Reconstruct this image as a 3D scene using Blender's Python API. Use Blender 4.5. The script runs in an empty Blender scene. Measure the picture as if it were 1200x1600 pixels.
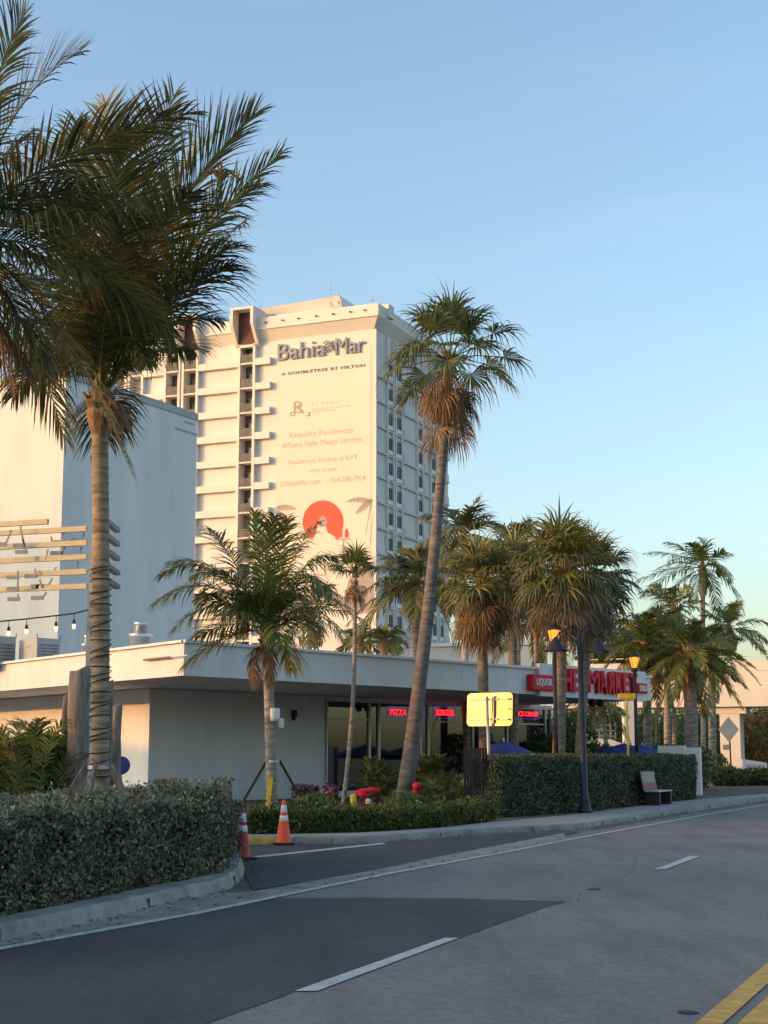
import bpy, math, random
import numpy as np
from mathutils import Vector, Matrix
random.seed(7); rng = np.random.default_rng(7)
V = Vector
scene = bpy.context.scene
COL = scene.collection
R = math.radians

# ------------------------------------------------------------------ camera, sky, sun, exposure
F_PX = 2400.0; PITCH = math.atan(378/2400.0); EYE = 1.6
cam = bpy.data.cameras.new('camera'); co = bpy.data.objects.new('camera', cam); COL.objects.link(co)
co.location = (0, 0, EYE); co.rotation_euler = (R(90)+PITCH, 0, 0)
cam.sensor_fit = 'HORIZONTAL'; cam.sensor_width = 36; cam.lens = 36*F_PX/1200
cam.clip_start = .1; cam.clip_end = 5000
scene.camera = co
SUN_EL = R(8.5); SH = V((-.965, -.262)).normalized()          # horizontal direction towards the sun
SUN = V((SH.x*math.cos(SUN_EL), SH.y*math.cos(SUN_EL), math.sin(SUN_EL)))
w = bpy.data.worlds.new('World'); scene.world = w; w.use_nodes = True
nt = w.node_tree; bg = nt.nodes['Background']
sky = nt.nodes.new('ShaderNodeTexSky'); sky.sky_type = 'NISHITA'; sky.sun_disc = False
sky.sun_elevation = SUN_EL; sky.sun_rotation = math.atan2(SUN.x, SUN.y)
sky.altitude = 0; sky.air_density = .98; sky.dust_density = 2.6; sky.ozone_density = 1.55
_tc = nt.nodes.new('ShaderNodeTexCoord'); _mp = nt.nodes.new('ShaderNodeMapping'); _mp.inputs['Scale'].default_value = (2.2, 2.2, 13); _mp.inputs['Rotation'].default_value = (R(6), R(-9), 0)
_nz = nt.nodes.new('ShaderNodeTexNoise'); _nz.inputs['Scale'].default_value = 1.6; _nz.inputs['Detail'].default_value = 9; _nz.inputs['Roughness'].default_value = .6; _nz.inputs['Distortion'].default_value = .5
_rp = nt.nodes.new('ShaderNodeValToRGB'); _rp.color_ramp.elements[0].position = .52; _rp.color_ramp.elements[0].color = (0, 0, 0, 1); _rp.color_ramp.elements[1].position = .85; _rp.color_ramp.elements[1].color = (.035, .035, .035, 1)
_mx = nt.nodes.new('ShaderNodeMixRGB'); _mx.inputs[2].default_value = (4.4, 4.5, 4.6, 1)        # thin high cloud
nt.links.new(_tc.outputs['Generated'], _mp.inputs[0]); nt.links.new(_mp.outputs[0], _nz.inputs['Vector']); nt.links.new(_nz.outputs[0], _rp.inputs[0])
nt.links.new(_rp.outputs[0], _mx.inputs[0]); nt.links.new(sky.outputs[0], _mx.inputs[1]); nt.links.new(_mx.outputs[0], bg.inputs[0]); bg.inputs[1].default_value = .15
sl = bpy.data.lights.new('sun', 'SUN'); so = bpy.data.objects.new('sun', sl); COL.objects.link(so)
sl.energy = .86; sl.angle = R(.5); sl.color = (1, .38, .05)
so.rotation_euler = SUN.to_track_quat('Z', 'Y').to_euler()
scene.view_settings.view_transform = 'Standard'; scene.view_settings.look = 'None'
scene.view_settings.exposure = 1.52; scene.view_settings.gamma = 1

# ------------------------------------------------------------------ survey helpers (photo point -> place)
def ray(px, py):
    v = 800-py; c, s = math.cos(PITCH), math.sin(PITCH)
    return V((px-600, F_PX*c - v*s, F_PX*s + v*c))
def at(px, py, Y):
    d = ray(px, py); return V((0, 0, EYE)) + d*(Y/d.y)
def G(px, py, z=0.0):
    d = ray(px, py); return V((0, 0, EYE)) + d*((z-EYE)/d.z)
def hit(px, py, P0, n):
    d = ray(px, py); o = V((0, 0, EYE)); return o + d*((P0-o).dot(n)/d.dot(n))

# ------------------------------------------------------------------ materials
MATS = {}
def nodes_of(name):
    m = bpy.data.materials.new(name); m.use_nodes = True
    t = m.node_tree; return m, t, t.nodes['Principled BSDF']
def mat(name, col, rough=.7, var=.12, scale=4.0, bump=.15, bscale=None, metal=0.0, col2=None, stretch=(1,1,1), detail=6, spec=.4):
    if name in MATS: return MATS[name]
    m, t, b = nodes_of(name); L = t.links
    tc = t.nodes.new('ShaderNodeTexCoord'); mp = t.nodes.new('ShaderNodeMapping'); mp.inputs['Scale'].default_value = stretch
    L.new(tc.outputs['Object'], mp.inputs[0])
    n = t.nodes.new('ShaderNodeTexNoise'); n.inputs['Scale'].default_value = scale; n.inputs['Detail'].default_value = detail; n.inputs['Roughness'].default_value = .62
    L.new(mp.outputs[0], n.inputs['Vector'])
    r = t.nodes.new('ShaderNodeValToRGB'); r.color_ramp.elements[0].position = .3; r.color_ramp.elements[1].position = .72
    c2 = col2 or tuple(c*(1-var*2) for c in col); c1 = tuple(min(1, c*(1+var*.5)) for c in col)
    r.color_ramp.elements[0].color = (*c2, 1); r.color_ramp.elements[1].color = (*c1, 1)
    L.new(n.outputs[0], r.inputs[0]); L.new(r.outputs[0], b.inputs['Base Color'])
    b.inputs['Roughness'].default_value = rough; b.inputs['Metallic'].default_value = metal; b.inputs['Specular IOR Level'].default_value = spec
    if bump:
        n2 = t.nodes.new('ShaderNodeTexNoise'); n2.inputs['Scale'].default_value = bscale or scale*6; n2.inputs['Detail'].default_value = 4
        L.new(mp.outputs[0], n2.inputs['Vector'])
        bp = t.nodes.new('ShaderNodeBump'); bp.inputs['Strength'].default_value = bump; bp.inputs['Distance'].default_value = .02
        L.new(n2.outputs[0], bp.inputs['Height']); L.new(bp.outputs[0], b.inputs['Normal'])
    MATS[name] = m; return m
def leafmat(name, cols, trans=.3, rough=.45):
    m, t, b = nodes_of(name); L = t.links
    g = t.nodes.new('ShaderNodeNewGeometry'); r = t.nodes.new('ShaderNodeValToRGB')
    e = r.color_ramp.elements
    for i, c in enumerate(cols):
        p = i/(len(cols)-1)
        if i == 0: e[0].position = 0; e[0].color = (*c, 1)
        elif i == len(cols)-1: e[len(e)-1].position = 1; e[len(e)-1].color = (*c, 1)
        else:
            q = e.new(p); q.color = (*c, 1)
    L.new(g.outputs['Random Per Island'], r.inputs[0]); L.new(r.outputs[0], b.inputs['Base Color'])
    b.inputs['Roughness'].default_value = rough; b.inputs['Specular IOR Level'].default_value = .35
    tr = t.nodes.new('ShaderNodeBsdfTranslucent'); L.new(r.outputs[0], tr.inputs[0])
    mx = t.nodes.new('ShaderNodeMixShader'); mx.inputs[0].default_value = trans
    L.new(b.outputs[0], mx.inputs[1]); L.new(tr.outputs[0], mx.inputs[2]); L.new(mx.outputs[0], t.nodes['Material Output'].inputs[0])
    return m
def emis(name, col, s):
    m, t, b = nodes_of(name); b.inputs['Base Color'].default_value = (*[c*.5 for c in col], 1)
    b.inputs['Emission Color'].default_value = (*col, 1); b.inputs['Emission Strength'].default_value = s; return m
def glass(name, tint, clear, rough=.03):
    m, t, b = nodes_of(name); L = t.links
    b.inputs['Base Color'].default_value = (*tint, 1); b.inputs['Roughness'].default_value = rough; b.inputs['Specular IOR Level'].default_value = .7
    tr = t.nodes.new('ShaderNodeBsdfTransparent'); tr.inputs[0].default_value = (.55, .55, .55, 1)
    gl = t.nodes.new('ShaderNodeBsdfGlossy'); gl.inputs[0].default_value = (.9, .9, .9, 1); gl.inputs['Roughness'].default_value = rough
    fr = t.nodes.new('ShaderNodeFresnel'); fr.inputs[0].default_value = 1.75
    m1 = t.nodes.new('ShaderNodeMixShader'); m1.inputs[0].default_value = clear
    L.new(b.outputs[0], m1.inputs[1]); L.new(tr.outputs[0], m1.inputs[2])
    m2 = t.nodes.new('ShaderNodeMixShader'); L.new(fr.outputs[0], m2.inputs[0]); L.new(m1.outputs[0], m2.inputs[1]); L.new(gl.outputs[0], m2.inputs[2])
    L.new(m2.outputs[0], t.nodes['Material Output'].inputs[0]); return m

def asphalt(name, base, dark, spots=.5):
    m, t, b = nodes_of(name); L = t.links
    tc = t.nodes.new('ShaderNodeTexCoord')
    def noise(s, d=6, st=None, rot=0):
        n = t.nodes.new('ShaderNodeTexNoise'); n.inputs['Scale'].default_value = s; n.inputs['Detail'].default_value = d; n.inputs['Roughness'].default_value = .65
        mp = t.nodes.new('ShaderNodeMapping'); mp.inputs['Rotation'].default_value = (0, 0, rot)
        if st: mp.inputs['Scale'].default_value = st
        L.new(tc.outputs['Object'], mp.inputs[0]); L.new(mp.outputs[0], n.inputs['Vector']); return n
    def ramp(n, a, c, p0=.3, p1=.7):
        r = t.nodes.new('ShaderNodeValToRGB'); r.color_ramp.elements[0].position = p0; r.color_ramp.elements[1].position = p1
        r.color_ramp.elements[0].color = (*a, 1); r.color_ramp.elements[1].color = (*c, 1); L.new(n.outputs[0], r.inputs[0]); return r
    def mul(a, c, f=1.0):
        x = t.nodes.new('ShaderNodeMixRGB'); x.blend_type = 'MULTIPLY'; x.inputs[0].default_value = f
        L.new(a.outputs[0], x.inputs[1]); L.new(c.outputs[0], x.inputs[2]); return x
    a = ramp(noise(.35), dark, base)
    g = ramp(noise(60, 3), (.55,)*3, (1.25,)*3, .35, .65)         # aggregate grains
    md_ = ramp(noise(9, 5), (.86,)*3, (1.08,)*3, .38, .62)
    s = ramp(noise(1.3, 8, (1, .22, 1), -R(22)), (.72,)*3, (1.06,)*3, .33, .55)   # tyre-drawn streaks
    o = ramp(noise(5, 4), (.55,)*3, (1,)*3, .22, .33)           # small oil spots
    x = mul(mul(mul(mul(a, g, .55), s, .8), o, spots), md_)
    L.new(x.outputs[0], b.inputs['Base Color']); b.inputs['Roughness'].default_value = .85; b.inputs['Specular IOR Level'].default_value = .3
    n2 = noise(90, 3); bp = t.nodes.new('ShaderNodeBump'); bp.inputs['Strength'].default_value = .35; bp.inputs['Distance'].default_value = .01
    L.new(n2.outputs[0], bp.inputs['Height']); L.new(bp.outputs[0], b.inputs['Normal'])
    return m
M = dict(
    road=asphalt('asphalt_road', (.225,.205,.19), (.18,.165,.155)),
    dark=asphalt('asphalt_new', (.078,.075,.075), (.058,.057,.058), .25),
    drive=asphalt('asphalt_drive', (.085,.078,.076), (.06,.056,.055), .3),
    conc=mat('concrete', (.36,.34,.31), .85, .16, 1.6, .3, 30),
    kerb=mat('kerb_concrete', (.30,.285,.26), .9, .25, 2.2, .5, 22),
    soil=mat('soil', (.17,.14,.11), 1, .3, 3, .6, 30),
    ground=mat('ground', (.16,.14,.11), 1, .25, .4, .3),
    wline=mat('white_road_paint', (.56,.56,.54), .7, .18, 9, .3, 60, col2=(.30,.29,.28), detail=10),
    yline=mat('yellow_road_paint', (.70,.38,.05), .7, .18, 9, .3, 60, col2=(.40,.23,.06), detail=10),
    ykerb=mat('yellow_kerb_paint', (.62,.38,.08), .7, .3, 4, .3),
    stucco=mat('store_stucco', (.80,.82,.85), .85, .07, .9, .25, 40, stretch=(1,1,.3)),
    fascia=mat('store_fascia', (.76,.75,.73), .7, .07, 1.4, .08, 20, stretch=(1,1,.25)),
    soffit=mat('store_soffit', (.80,.80,.81), .8, .06, 1, .1),
    alu=mat('aluminium_frame', (.55,.55,.54), .45, .05, 3, 0, metal=.5),
    dalu=mat('dark_metal', (.035,.035,.038), .5, .2, 6, .1, metal=.2),
    hotel=mat('hotel_stucco', (.74,.70,.66), .85, .07, .3, .1, 3, stretch=(1,1,.12)),
    hotelr=mat('hotel_trim', (.74,.70,.655), .85, .04, .3, .1, 3),
    maroon=mat('maroon_panel', (.10,.03,.03), .6, .15, 2, 0),
    hwin=mat('hotel_window_frame', (.22,.21,.20), .5, .1, 2, 0),
    poster=mat('poster_paper', (.36,.34,.25), .7, .2, 5, 0), posterred=mat('poster_red', (.38,.06,.07), .6, .2, 5, 0),
    curtain=mat('curtain', (.09,.085,.08), .9, .25, 3, .2, stretch=(4,4,.4)),
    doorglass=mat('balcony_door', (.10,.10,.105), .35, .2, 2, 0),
    sidepane=mat('side_pane', (.16,.19,.23), .2, .3, .6, 0),
    rail=mat('balcony_rail', (.19,.175,.16), .5, .1, 3, 0),
    slab=mat('left_block_stucco', (.74,.74,.71), .9, .07, .5, .15, 4, stretch=(1,1,.18)),
    banner=mat('banner_sheet', (.72,.66,.58), .7, .025, .2, .05, 3),
    wood=mat('grey_wood', (.27,.235,.20), .9, .3, 3, .5, 20, stretch=(6,6,.7)),
    timber=mat('cream_timber', (.62,.52,.33), .7, .1, 2, .15, stretch=(1,1,4)),
    greypost=mat('grey_green_post', (.36,.37,.33), .7, .1, 2, .1),
    bark=mat('palm_bark', (.40,.34,.28), .95, .35, 3, .7, 14, stretch=(1,1,5)),
    barkg=mat('grey_palm_bark', (.21,.185,.17), .95, .35, 3, .7, 14, stretch=(1,1,5)),
    barkc=mat('brown_palm_bark', (.40,.30,.20), .95, .35, 3, .7, 14, stretch=(1,1,5)),
    barkd=mat('sabal_bark', (.27,.215,.165), .95, .35, 5, .8, 16, stretch=(1,1,3)),
    boot=mat('leaf_boot', (.34,.20,.10), .9, .35, 6, .6, 20),
    white=mat('white_paint', (.78,.77,.74), .6, .05, 2, .05),
    red=mat('red_paint', (.75,.012,.03), .6, .12, 3, .05),
    dred=mat('dark_red_side', (.32,.015,.02), .5, .12, 3, .05),
    yellow=mat('yellow_paint', (.75,.50,.03), .5, .15, 5, .08),
    orange=mat('cone_orange', (.93,.10,.025), .5, .1, 12, .05),
    black=mat('black_rubber', (.03,.03,.032), .8, .2, 6, .2),
    refl=mat('reflective_white', (.75,.75,.72), .5, .12, 16, .05),
    vsteel=mat('vent_steel', (.75,.73,.70), .33, .1, 3, .03, metal=.9),
    sheet=mat('sign_sheet', (.50,.40,.22), .38, .16, 3, .03, metal=.9),  # bare aluminium; the yellow of the sun's glare is tinted into it
    galv=mat('galvanised', (.50,.50,.48), .5, .12, 5, .05, metal=.6),
    blue=mat('blue_fabric', (.035,.055,.27), .7, .15, 3, .2),
    acgrey=mat('ac_grey', (.42,.42,.40), .6, .08, 3, .05),
    fence=mat('dark_fence', (.035,.028,.026), .8, .2, 6, .3, stretch=(1,1,.2)),
    interior=mat('interior_wall', (.16,.13,.11), .9, .2, 1, 0),
    letter=mat('blue_grey_letters', (.22,.24,.30), .5, .05, 1, 0),
    gold=mat('gold_ink', (.66,.52,.28), .7, .05, 1, 0),
    ink=mat('taupe_ink', (.50,.44,.37), .8, .05, 1, 0),
    coral=mat('coral_ink', (.70,.10,.06), .7, .04, .3, 0),
    taupe=mat('brown_ink', (.42,.34,.31), .8, .08, .3, 0),
    bridge=mat('bridge_stucco', (.72,.66,.58), .85, .06, .4, .12, 6),
    bulb=emis('bulb_glow', (1, .62, .25), 1.1),
    lantern=emis('lantern_glow', (1, .30, .04), .6),
    neonr=emis('neon_red', (1, .03, .045), .45), neonb=emis('neon_blue', (.1, .08, .8), .14),
    neony=emis('neon_yellow', (.9, .7, .1), .8),
    shop=glass('shop_glass', (.02,.02,.02), .45), hglass=glass('room_glass', (.05,.06,.07), .35, .06),
    petal=mat('lilac_petals', (.20,.11,.20), .7, .3, 8, 0), pink=mat('pink_petals', (.75,.10,.22), .7, .2, 8, 0),
    lcoco=leafmat('coconut_leaf', [(0.069,0.089,0.028),(0.108,0.138,0.034),(0.166,0.194,0.041),(0.332,0.276,0.062)]),
    lcocod=leafmat('coconut_leaf_dark', [(0.041,0.058,0.021),(0.067,0.094,0.031),(0.113,0.135,0.039),(0.227,0.177,0.053),(0.179,0.13,0.062)], .22),
    ldead=leafmat('dead_leaf', [(0.127,0.076,0.043),(0.233,0.142,0.075),(0.311,0.193,0.095),(0.185,0.132,0.085)], .3, .8),
    ldeadg=leafmat('grey_dead_leaf', [(0.135,0.102,0.077),(0.225,0.16,0.112),(0.3,0.203,0.126),(0.18,0.145,0.084)], .25, .8),
    lfan=leafmat('fan_leaf', [(0.064,0.1,0.043),(0.097,0.143,0.051),(0.161,0.186,0.064),(0.274,0.243,0.086)], .3),
    lsabal=leafmat('sabal_leaf', [(0.056,0.084,0.043),(0.096,0.126,0.051),(0.175,0.185,0.063),(0.318,0.269,0.099),(0.224,0.192,0.087),(0.15,0.144,0.066)], .28),
    lyel=leafmat('yellow_green_leaf', [(.08,.11,.02),(.16,.17,.03),(.28,.25,.05),(.10,.14,.03)], .35),
    lhedge=leafmat('silver_hedge_leaf', [(0.094,0.11,0.074),(0.147,0.157,0.105),(0.227,0.225,0.148),(0.174,0.178,0.097),(0.32,0.304,0.205),(0.11,0.087,0.049),(0.04,0.045,0.029)], .15, .5),
    lhedge2=leafmat('clipped_hedge_leaf', [(0.067,0.084,0.049),(0.106,0.127,0.07),(0.146,0.164,0.089),(0.132,0.127,0.07),(0.034,0.045,0.024)], .15, .5),
    lbed=leafmat('bed_leaf', [(0.037,0.055,0.016),(0.066,0.095,0.024),(0.112,0.127,0.032),(0.187,0.158,0.04)], .25),
    ltree=leafmat('tree_leaf', [(0.04,0.072,0.025),(0.07,0.108,0.034),(0.11,0.154,0.05),(0.18,0.198,0.059)], .2),
    lsuntint=leafmat('sun_tinted_leaf', [(.25,.10,.03),(.35,.18,.04),(.16,.14,.04),(.10,.10,.03)], .3),  # warm low sunlight on the far trees, put into the leaf colour
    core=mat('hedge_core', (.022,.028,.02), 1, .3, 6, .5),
)

# ------------------------------------------------------------------ object helpers
ROOT = {}
def tag(o, label=None, cat=None, group=None, kind=None):
    if label: o['label'] = label
    if cat: o['category'] = cat
    if group: o['group'] = group
    if kind: o['kind'] = kind
    return o
def thing(name, loc, label, cat, group=None):
    o = bpy.data.objects.new(name, None); COL.objects.link(o); o.location = loc; o.empty_display_size = .3
    ROOT[o.name] = V(loc); return tag(o, label, cat, group)
def worldloc(o):
    return ROOT.get(o.name, V((0, 0, 0)))
def link(name, me, parent=None, material=None, smooth=False):
    o = bpy.data.objects.new(name, me); COL.objects.link(o)
    if material is not None: me.materials.append(material)
    if parent is not None: o.parent = parent
    ROOT[o.name] = V((0, 0, 0)) if parent is None else worldloc(parent)
    if smooth:
        me.polygons.foreach_set('use_smooth', [True]*len(me.polygons))
    return o
class MB:
    def __init__(s): s.v = []; s.f = []
    def face(s, pts):
        i = len(s.v); s.v += [tuple(p) for p in pts]; s.f.append(tuple(range(i, i+len(pts))))
    def box(s, c, sx, sy, sz, u=None, n=None):
        """c = centre of the box; u along sx, n along sy, z along sz"""
        u = V((1, 0, 0)) if u is None else u; n = V((-u.y, u.x, 0)) if n is None else n; z = u.cross(n).normalized()
        i = len(s.v)
        for a in (-.5, .5):
            for b in (-.5, .5):
                for d in (-.5, .5): s.v.append(tuple(V(c)+u*(a*sx)+n*(b*sy)+z*(d*sz)))
        for q in ((0,1,3,2),(4,6,7,5),(0,4,5,1),(2,3,7,6),(0,2,6,4),(1,5,7,3)): s.f.append(tuple(i+k for k in q))
    def beam(s, a, b, w, h, up=V((0, 0, 1))):
        a = V(a); b = V(b); d = (b-a); L = d.length; d.normalize(); n = up.cross(d)
        if n.length < 1e-4: n = V((1, 0, 0)).cross(d)
        n.normalize(); s.box((a+b)/2, L, w, h, d, n)
    def prism(s, poly, z0, z1):
        a = sum(poly[i][0]*poly[(i+1) % len(poly)][1]-poly[(i+1) % len(poly)][0]*poly[i][1] for i in range(len(poly)))
        if a < 0: poly = poly[::-1]
        n = len(poly); i = len(s.v)
        s.v += [(p[0], p[1], z0) for p in poly]+[(p[0], p[1], z1) for p in poly]
        s.f.append(tuple(i+k for k in range(n))[::-1]); s.f.append(tuple(i+n+k for k in range(n)))
        for k in range(n): s.f.append((i+k, i+(k+1) % n, i+n+(k+1) % n, i+n+k))
    def extrude(s, prof, d):
        """prof = list of 3-D points (planar), extruded by vector d"""
        n = len(prof); i = len(s.v)
        s.v += [tuple(p) for p in prof]+[tuple(V(p)+d) for p in prof]
        s.f.append(tuple(i+k for k in range(n))); s.f.append(tuple(i+n+k for k in range(n))[::-1])
        for k in range(n): s.f.append((i+(k+1) % n, i+k, i+n+k, i+n+(k+1) % n))
    def tube(s, pts, rad, n=10, cap=True):
        pts = [V(p) for p in pts]; i0 = len(s.v); up = V((0, 1, 0))
        for k, p in enumerate(pts):
            d = (pts[min(k+1, len(pts)-1)]-pts[max(k-1, 0)]).normalized()
            a = d.cross(up)
            if a.length < .05: a = d.cross(V((1, 0, 0)))
            a.normalize(); b = a.cross(d)
            r = rad[k] if hasattr(rad, '__len__') else rad
            for j in range(n):
                t = 2*math.pi*j/n; s.v.append(tuple(p+a*(r*math.cos(t))+b*(r*math.sin(t))))
        for k in range(len(pts)-1):
            for j in range(n):
                a = i0+k*n+j; b = i0+k*n+(j+1) % n; s.f.append((a, a+n, b+n, b))
        if cap:
            s.f.append(tuple(i0+j for j in range(n))); s.f.append(tuple(i0+(len(pts)-1)*n+j for j in range(n))[::-1])
    def lathe(s, c, prof, n=16):
        s.tube([V(c)+V((0, 0, z)) for r, z in prof], [max(r, .001) for r, z in prof], n)
    def build(s, name, m, parent=None, smooth=False, bevel=0):
        me = bpy.data.meshes.new(name); off = V((0, 0, 0)) if parent is None else worldloc(parent)
        a = np.array(s.v, dtype=float).reshape(-1, 3)-np.array(off)
        me.from_pydata(a.tolist(), [], s.f); me.update()
        o = link(name, me, parent, m, smooth)
        if bevel:
            md = o.modifiers.new('bevel', 'BEVEL'); md.width = bevel; md.segments = 2; md.limit_method = 'ANGLE'
        return o
def struct(name, mb, m, smooth=False):
    return tag(mb.build(name, m, None, smooth), kind='structure')
def leafmesh(name, P, A, B, m, parent):
    """diamond leaves: centres P, half-length vectors A, half-width vectors B (numpy n x 3)"""
    off = np.array((0, 0, 0) if parent is None else worldloc(parent))
    n = len(P); nrm = np.cross(A, B); nrm /= (np.linalg.norm(nrm, axis=1)[:, None]+1e-9)
    fold = nrm*np.linalg.norm(B, axis=1)[:, None]*.35
    v = np.stack([P-A, P+B-A*.1+fold, P+A, P-B-A*.1+fold], 1).reshape(-1, 3)-off
    me = bpy.data.meshes.new(name); me.vertices.add(4*n); me.vertices.foreach_set('co', v.ravel())
    me.loops.add(4*n); me.loops.foreach_set('vertex_index', np.arange(4*n)); me.polygons.add(n)
    me.polygons.foreach_set('loop_start', np.arange(0, 4*n, 4)); me.update(calc_edges=True); me.validate()
    return link(name, me, parent, m)
def rand_leaves(name, P, L, W, m, parent, up=.3):
    n = len(P); d = rng.normal(size=(n, 3)); d[:, 2] += up; d /= np.linalg.norm(d, axis=1)[:, None]
    e = rng.normal(size=(n, 3)); e -= d*np.sum(d*e, 1)[:, None]; e /= np.linalg.norm(e, axis=1)[:, None]
    s = rng.uniform(.65, 1.3, (n, 1)); return leafmesh(name, P, d*L*.5*s, e*W*.5*s, m, parent)
def text(name, s, m, parent, O, u, up, width, height, ext=.02, bold=0.0, mirror=False, space=1.0):
    """lettering fitted into width x height, lower left corner at O"""
    c = bpy.data.curves.new(name, 'FONT'); c.body = s; c.size = 1; c.extrude = .05; c.offset = bold; c.space_character = space
    c.resolution_u = 3
    o = bpy.data.objects.new('tmp', c); COL.objects.link(o)
    dg = bpy.context.evaluated_depsgraph_get(); me = bpy.data.meshes.new_from_object(o.evaluated_get(dg))
    bpy.data.objects.remove(o); n = u.cross(up).normalized(); off = worldloc(parent) if parent else V((0, 0, 0))
    xs = [v.co.x for v in me.vertices]; ys = [v.co.y for v in me.vertices]
    x0, x1, y0, y1 = min(xs), max(xs), min(ys), max(ys)
    for v in me.vertices:
        a = (v.co.x-x0)/(x1-x0); b = (v.co.y-y0)/(y1-y0)
        if mirror: a = 1-a
        v.co = O+u*(a*width)+up*(b*height)+n*(ext*(v.co.z/.05*.5+.5))-off
    me.name = name
    return link(name, me, parent, m)

# ------------------------------------------------------------------ ground, road, kerbs
def strip(left, right, z, name, m):
    mb = MB()
    for i in range(len(left)-1):
        mb.face([(*left[i][:2], z), (*right[i][:2], z), (*right[i+1][:2], z), (*left[i+1][:2], z)])
    return struct(name, mb, m)
def gp(L, z=0): return [G(x, y, z) for x, y in L]
g = MB(); g.face([(-900, -300, 0), (900, -300, 0), (900, 2500, 0), (-900, 2500, 0)]); struct('ground', g, M['ground'])
edge_px = [(-600,1600),(0,1483),(150,1456),(300,1429),(425,1403),(600,1367),(800,1330),(880,1314),(1000,1292),(1100,1274),(1200,1257)]
edge = gp(edge_px)
d0 = (edge[1]-edge[2]).normalized(); edge[0] = edge[1]+d0*3; edge = [edge[1]+d0*30]+edge
d1 = V((.62, .785, 0)); far = [edge[-1]+d1*15, edge[-1]+d1*35+V((3, -1, 0)), edge[-1]+d1*90+V((18, -14, 0)), edge[-1]+d1*160+V((55, -45, 0))]
edge = edge+far
def offs(pts, d):
    out = []
    for i, p in enumerate(pts):
        t = (pts[min(i+1, len(pts)-1)]-pts[max(i-1, 0)]).normalized(); out.append(p+V((t.y, -t.x, 0))*d)
    return out
strip(offs(edge, -.42), offs(edge, 17), .008, 'road', M['road'])
strip(offs(edge, -.02), offs(edge, .10), .016, 'edge_line', M['wline'])
def quadline(px, name, m, z=.016):
    mb = MB(); mb.face([(*G(x, y).xy, z) for x, y in px]); return struct(name, mb, m)
quadline([(460,1552),(495,1552),(717,1468),(695,1468)], 'lane_dash', M['wline'])
quadline([(1022,1360),(1040,1360),(1095,1339),(1078,1339)], 'lane_dash', M['wline'])
quadline([(1086,1604),(1129,1604),(1330,1422),(1316,1407)], 'centre_line', M['yline'])
quadline([(1152,1604),(1200,1604),(1345,1450),(1332,1440)], 'centre_line', M['yline'])
def ragged(px):
    out = []
    for i in range(len(px)):
        a, b = px[i], px[(i+1) % len(px)]; n = max(1, int(math.hypot(b[0]-a[0], b[1]-a[1])/9))
        for k in range(n): out.append((a[0]+(b[0]-a[0])*k/n+random.uniform(-.8, .8), a[1]+(b[1]-a[1])*k/n+random.uniform(-.7, .7)))
    return out
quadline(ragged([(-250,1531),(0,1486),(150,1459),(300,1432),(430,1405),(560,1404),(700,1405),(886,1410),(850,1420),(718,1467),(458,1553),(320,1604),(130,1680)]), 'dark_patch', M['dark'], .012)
# driveway
dr = [(300,1330),(380,1321),(560,1319),(700,1310),(790,1303),(880,1298),(905,1300),(860,1311),(700,1338),(580,1362),(470,1380),(395,1392),(384,1370),(375,1350),(300,1345)]
p = gp(dr); p = p+[G(300,1345)+V((-14, 2, 0)), G(300,1330)+V((-14, 6, 0))]
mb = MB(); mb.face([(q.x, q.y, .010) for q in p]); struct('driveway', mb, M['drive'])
quadline([(388,1343),(392,1340),(597,1318),(603,1320)], 'driveway_line', M['wline'])
# gutter apron, pale concrete pan between road and driveway
strip(gp([(-300,1560),(0,1473),(150,1441),(300,1404),(350,1397),(400,1394),(470,1381),(580,1362),(700,1337),(800,1318),(880,1303)]),
      gp([(-300,1570),(0,1481),(150,1455),(300,1428),(350,1418),(425,1402),(480,1391),(590,1368),(705,1347),(800,1329),(885,1312)]), .014, 'gutter', M['kerb'])
def kerb(front, width, h, name, m, side=-1, top=None, z=0):
    back = offs(front, side*width); tf = offs(front, side*.035); mb = MB()
    n = len(front)
    for i in range(n):
        for q, zz in ((front[i], 0), (tf[i], h*.75), (offs(front, side*.07)[i], h), (back[i], h), (back[i], 0)): mb.v.append((q.x, q.y, zz+z))
    for i in range(n-1):
        for k in range(4):
            a = i*5+k; mb.f.append((a, a+1, a+6, a+5) if side < 0 else (a, a+5, a+6, a+1))
    mb.f.append((0, 1, 2, 3, 4)); e = (n-1)*5; mb.f.append((e+4, e+3, e+2, e+1, e))
    return struct(name, mb, m)
kf = gp([(0,1473),(100,1452),(200,1429),(300,1404),(340,1397),(365,1386),(379,1372),(383,1360),(379,1349),(368,1341)])
kf = [kf[0]+(kf[0]-kf[1]).normalized()*25]+kf+[kf[-1]+V((-1.2, 1.4, 0)), kf[-1]+V((-4, 2.6, 0)), kf[-1]+V((-14, 5, 0))]
kerb(kf, .38, .15, 'kerb', M['kerb'])
mb = MB(); bk = offs(kf, -.36); mb.face([(q.x, q.y, .12) for q in bk]+[(-40, 10, .12), (-40, -10, .12)]); struct('planting_bed', mb, M['soil'])
kr = gp([(300,1327),(380,1321),(461,1319),(560,1318),(620,1314),(700,1308),(790,1302),(890,1297),(920,1295),(970,1287),(1070,1270),(1200,1250)])
kfar = [kr[-1]+d1*15, kr[-1]+d1*35+V((2, -1, 0)), kr[-1]+d1*90+V((16, -12, 0))]
kr = [kr[0]+V((-14, 5, 0))]+kr+kfar
kerb(kr, .18, .125, 'kerb', M['kerb'])
sb = gp([(300,1310),(380,1304),(461,1303),(560,1301),(600,1299),(690,1293),(770,1284),(850,1277),(920,1270),(1030,1255),(1110,1247),(1200,1240)], .12)
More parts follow.
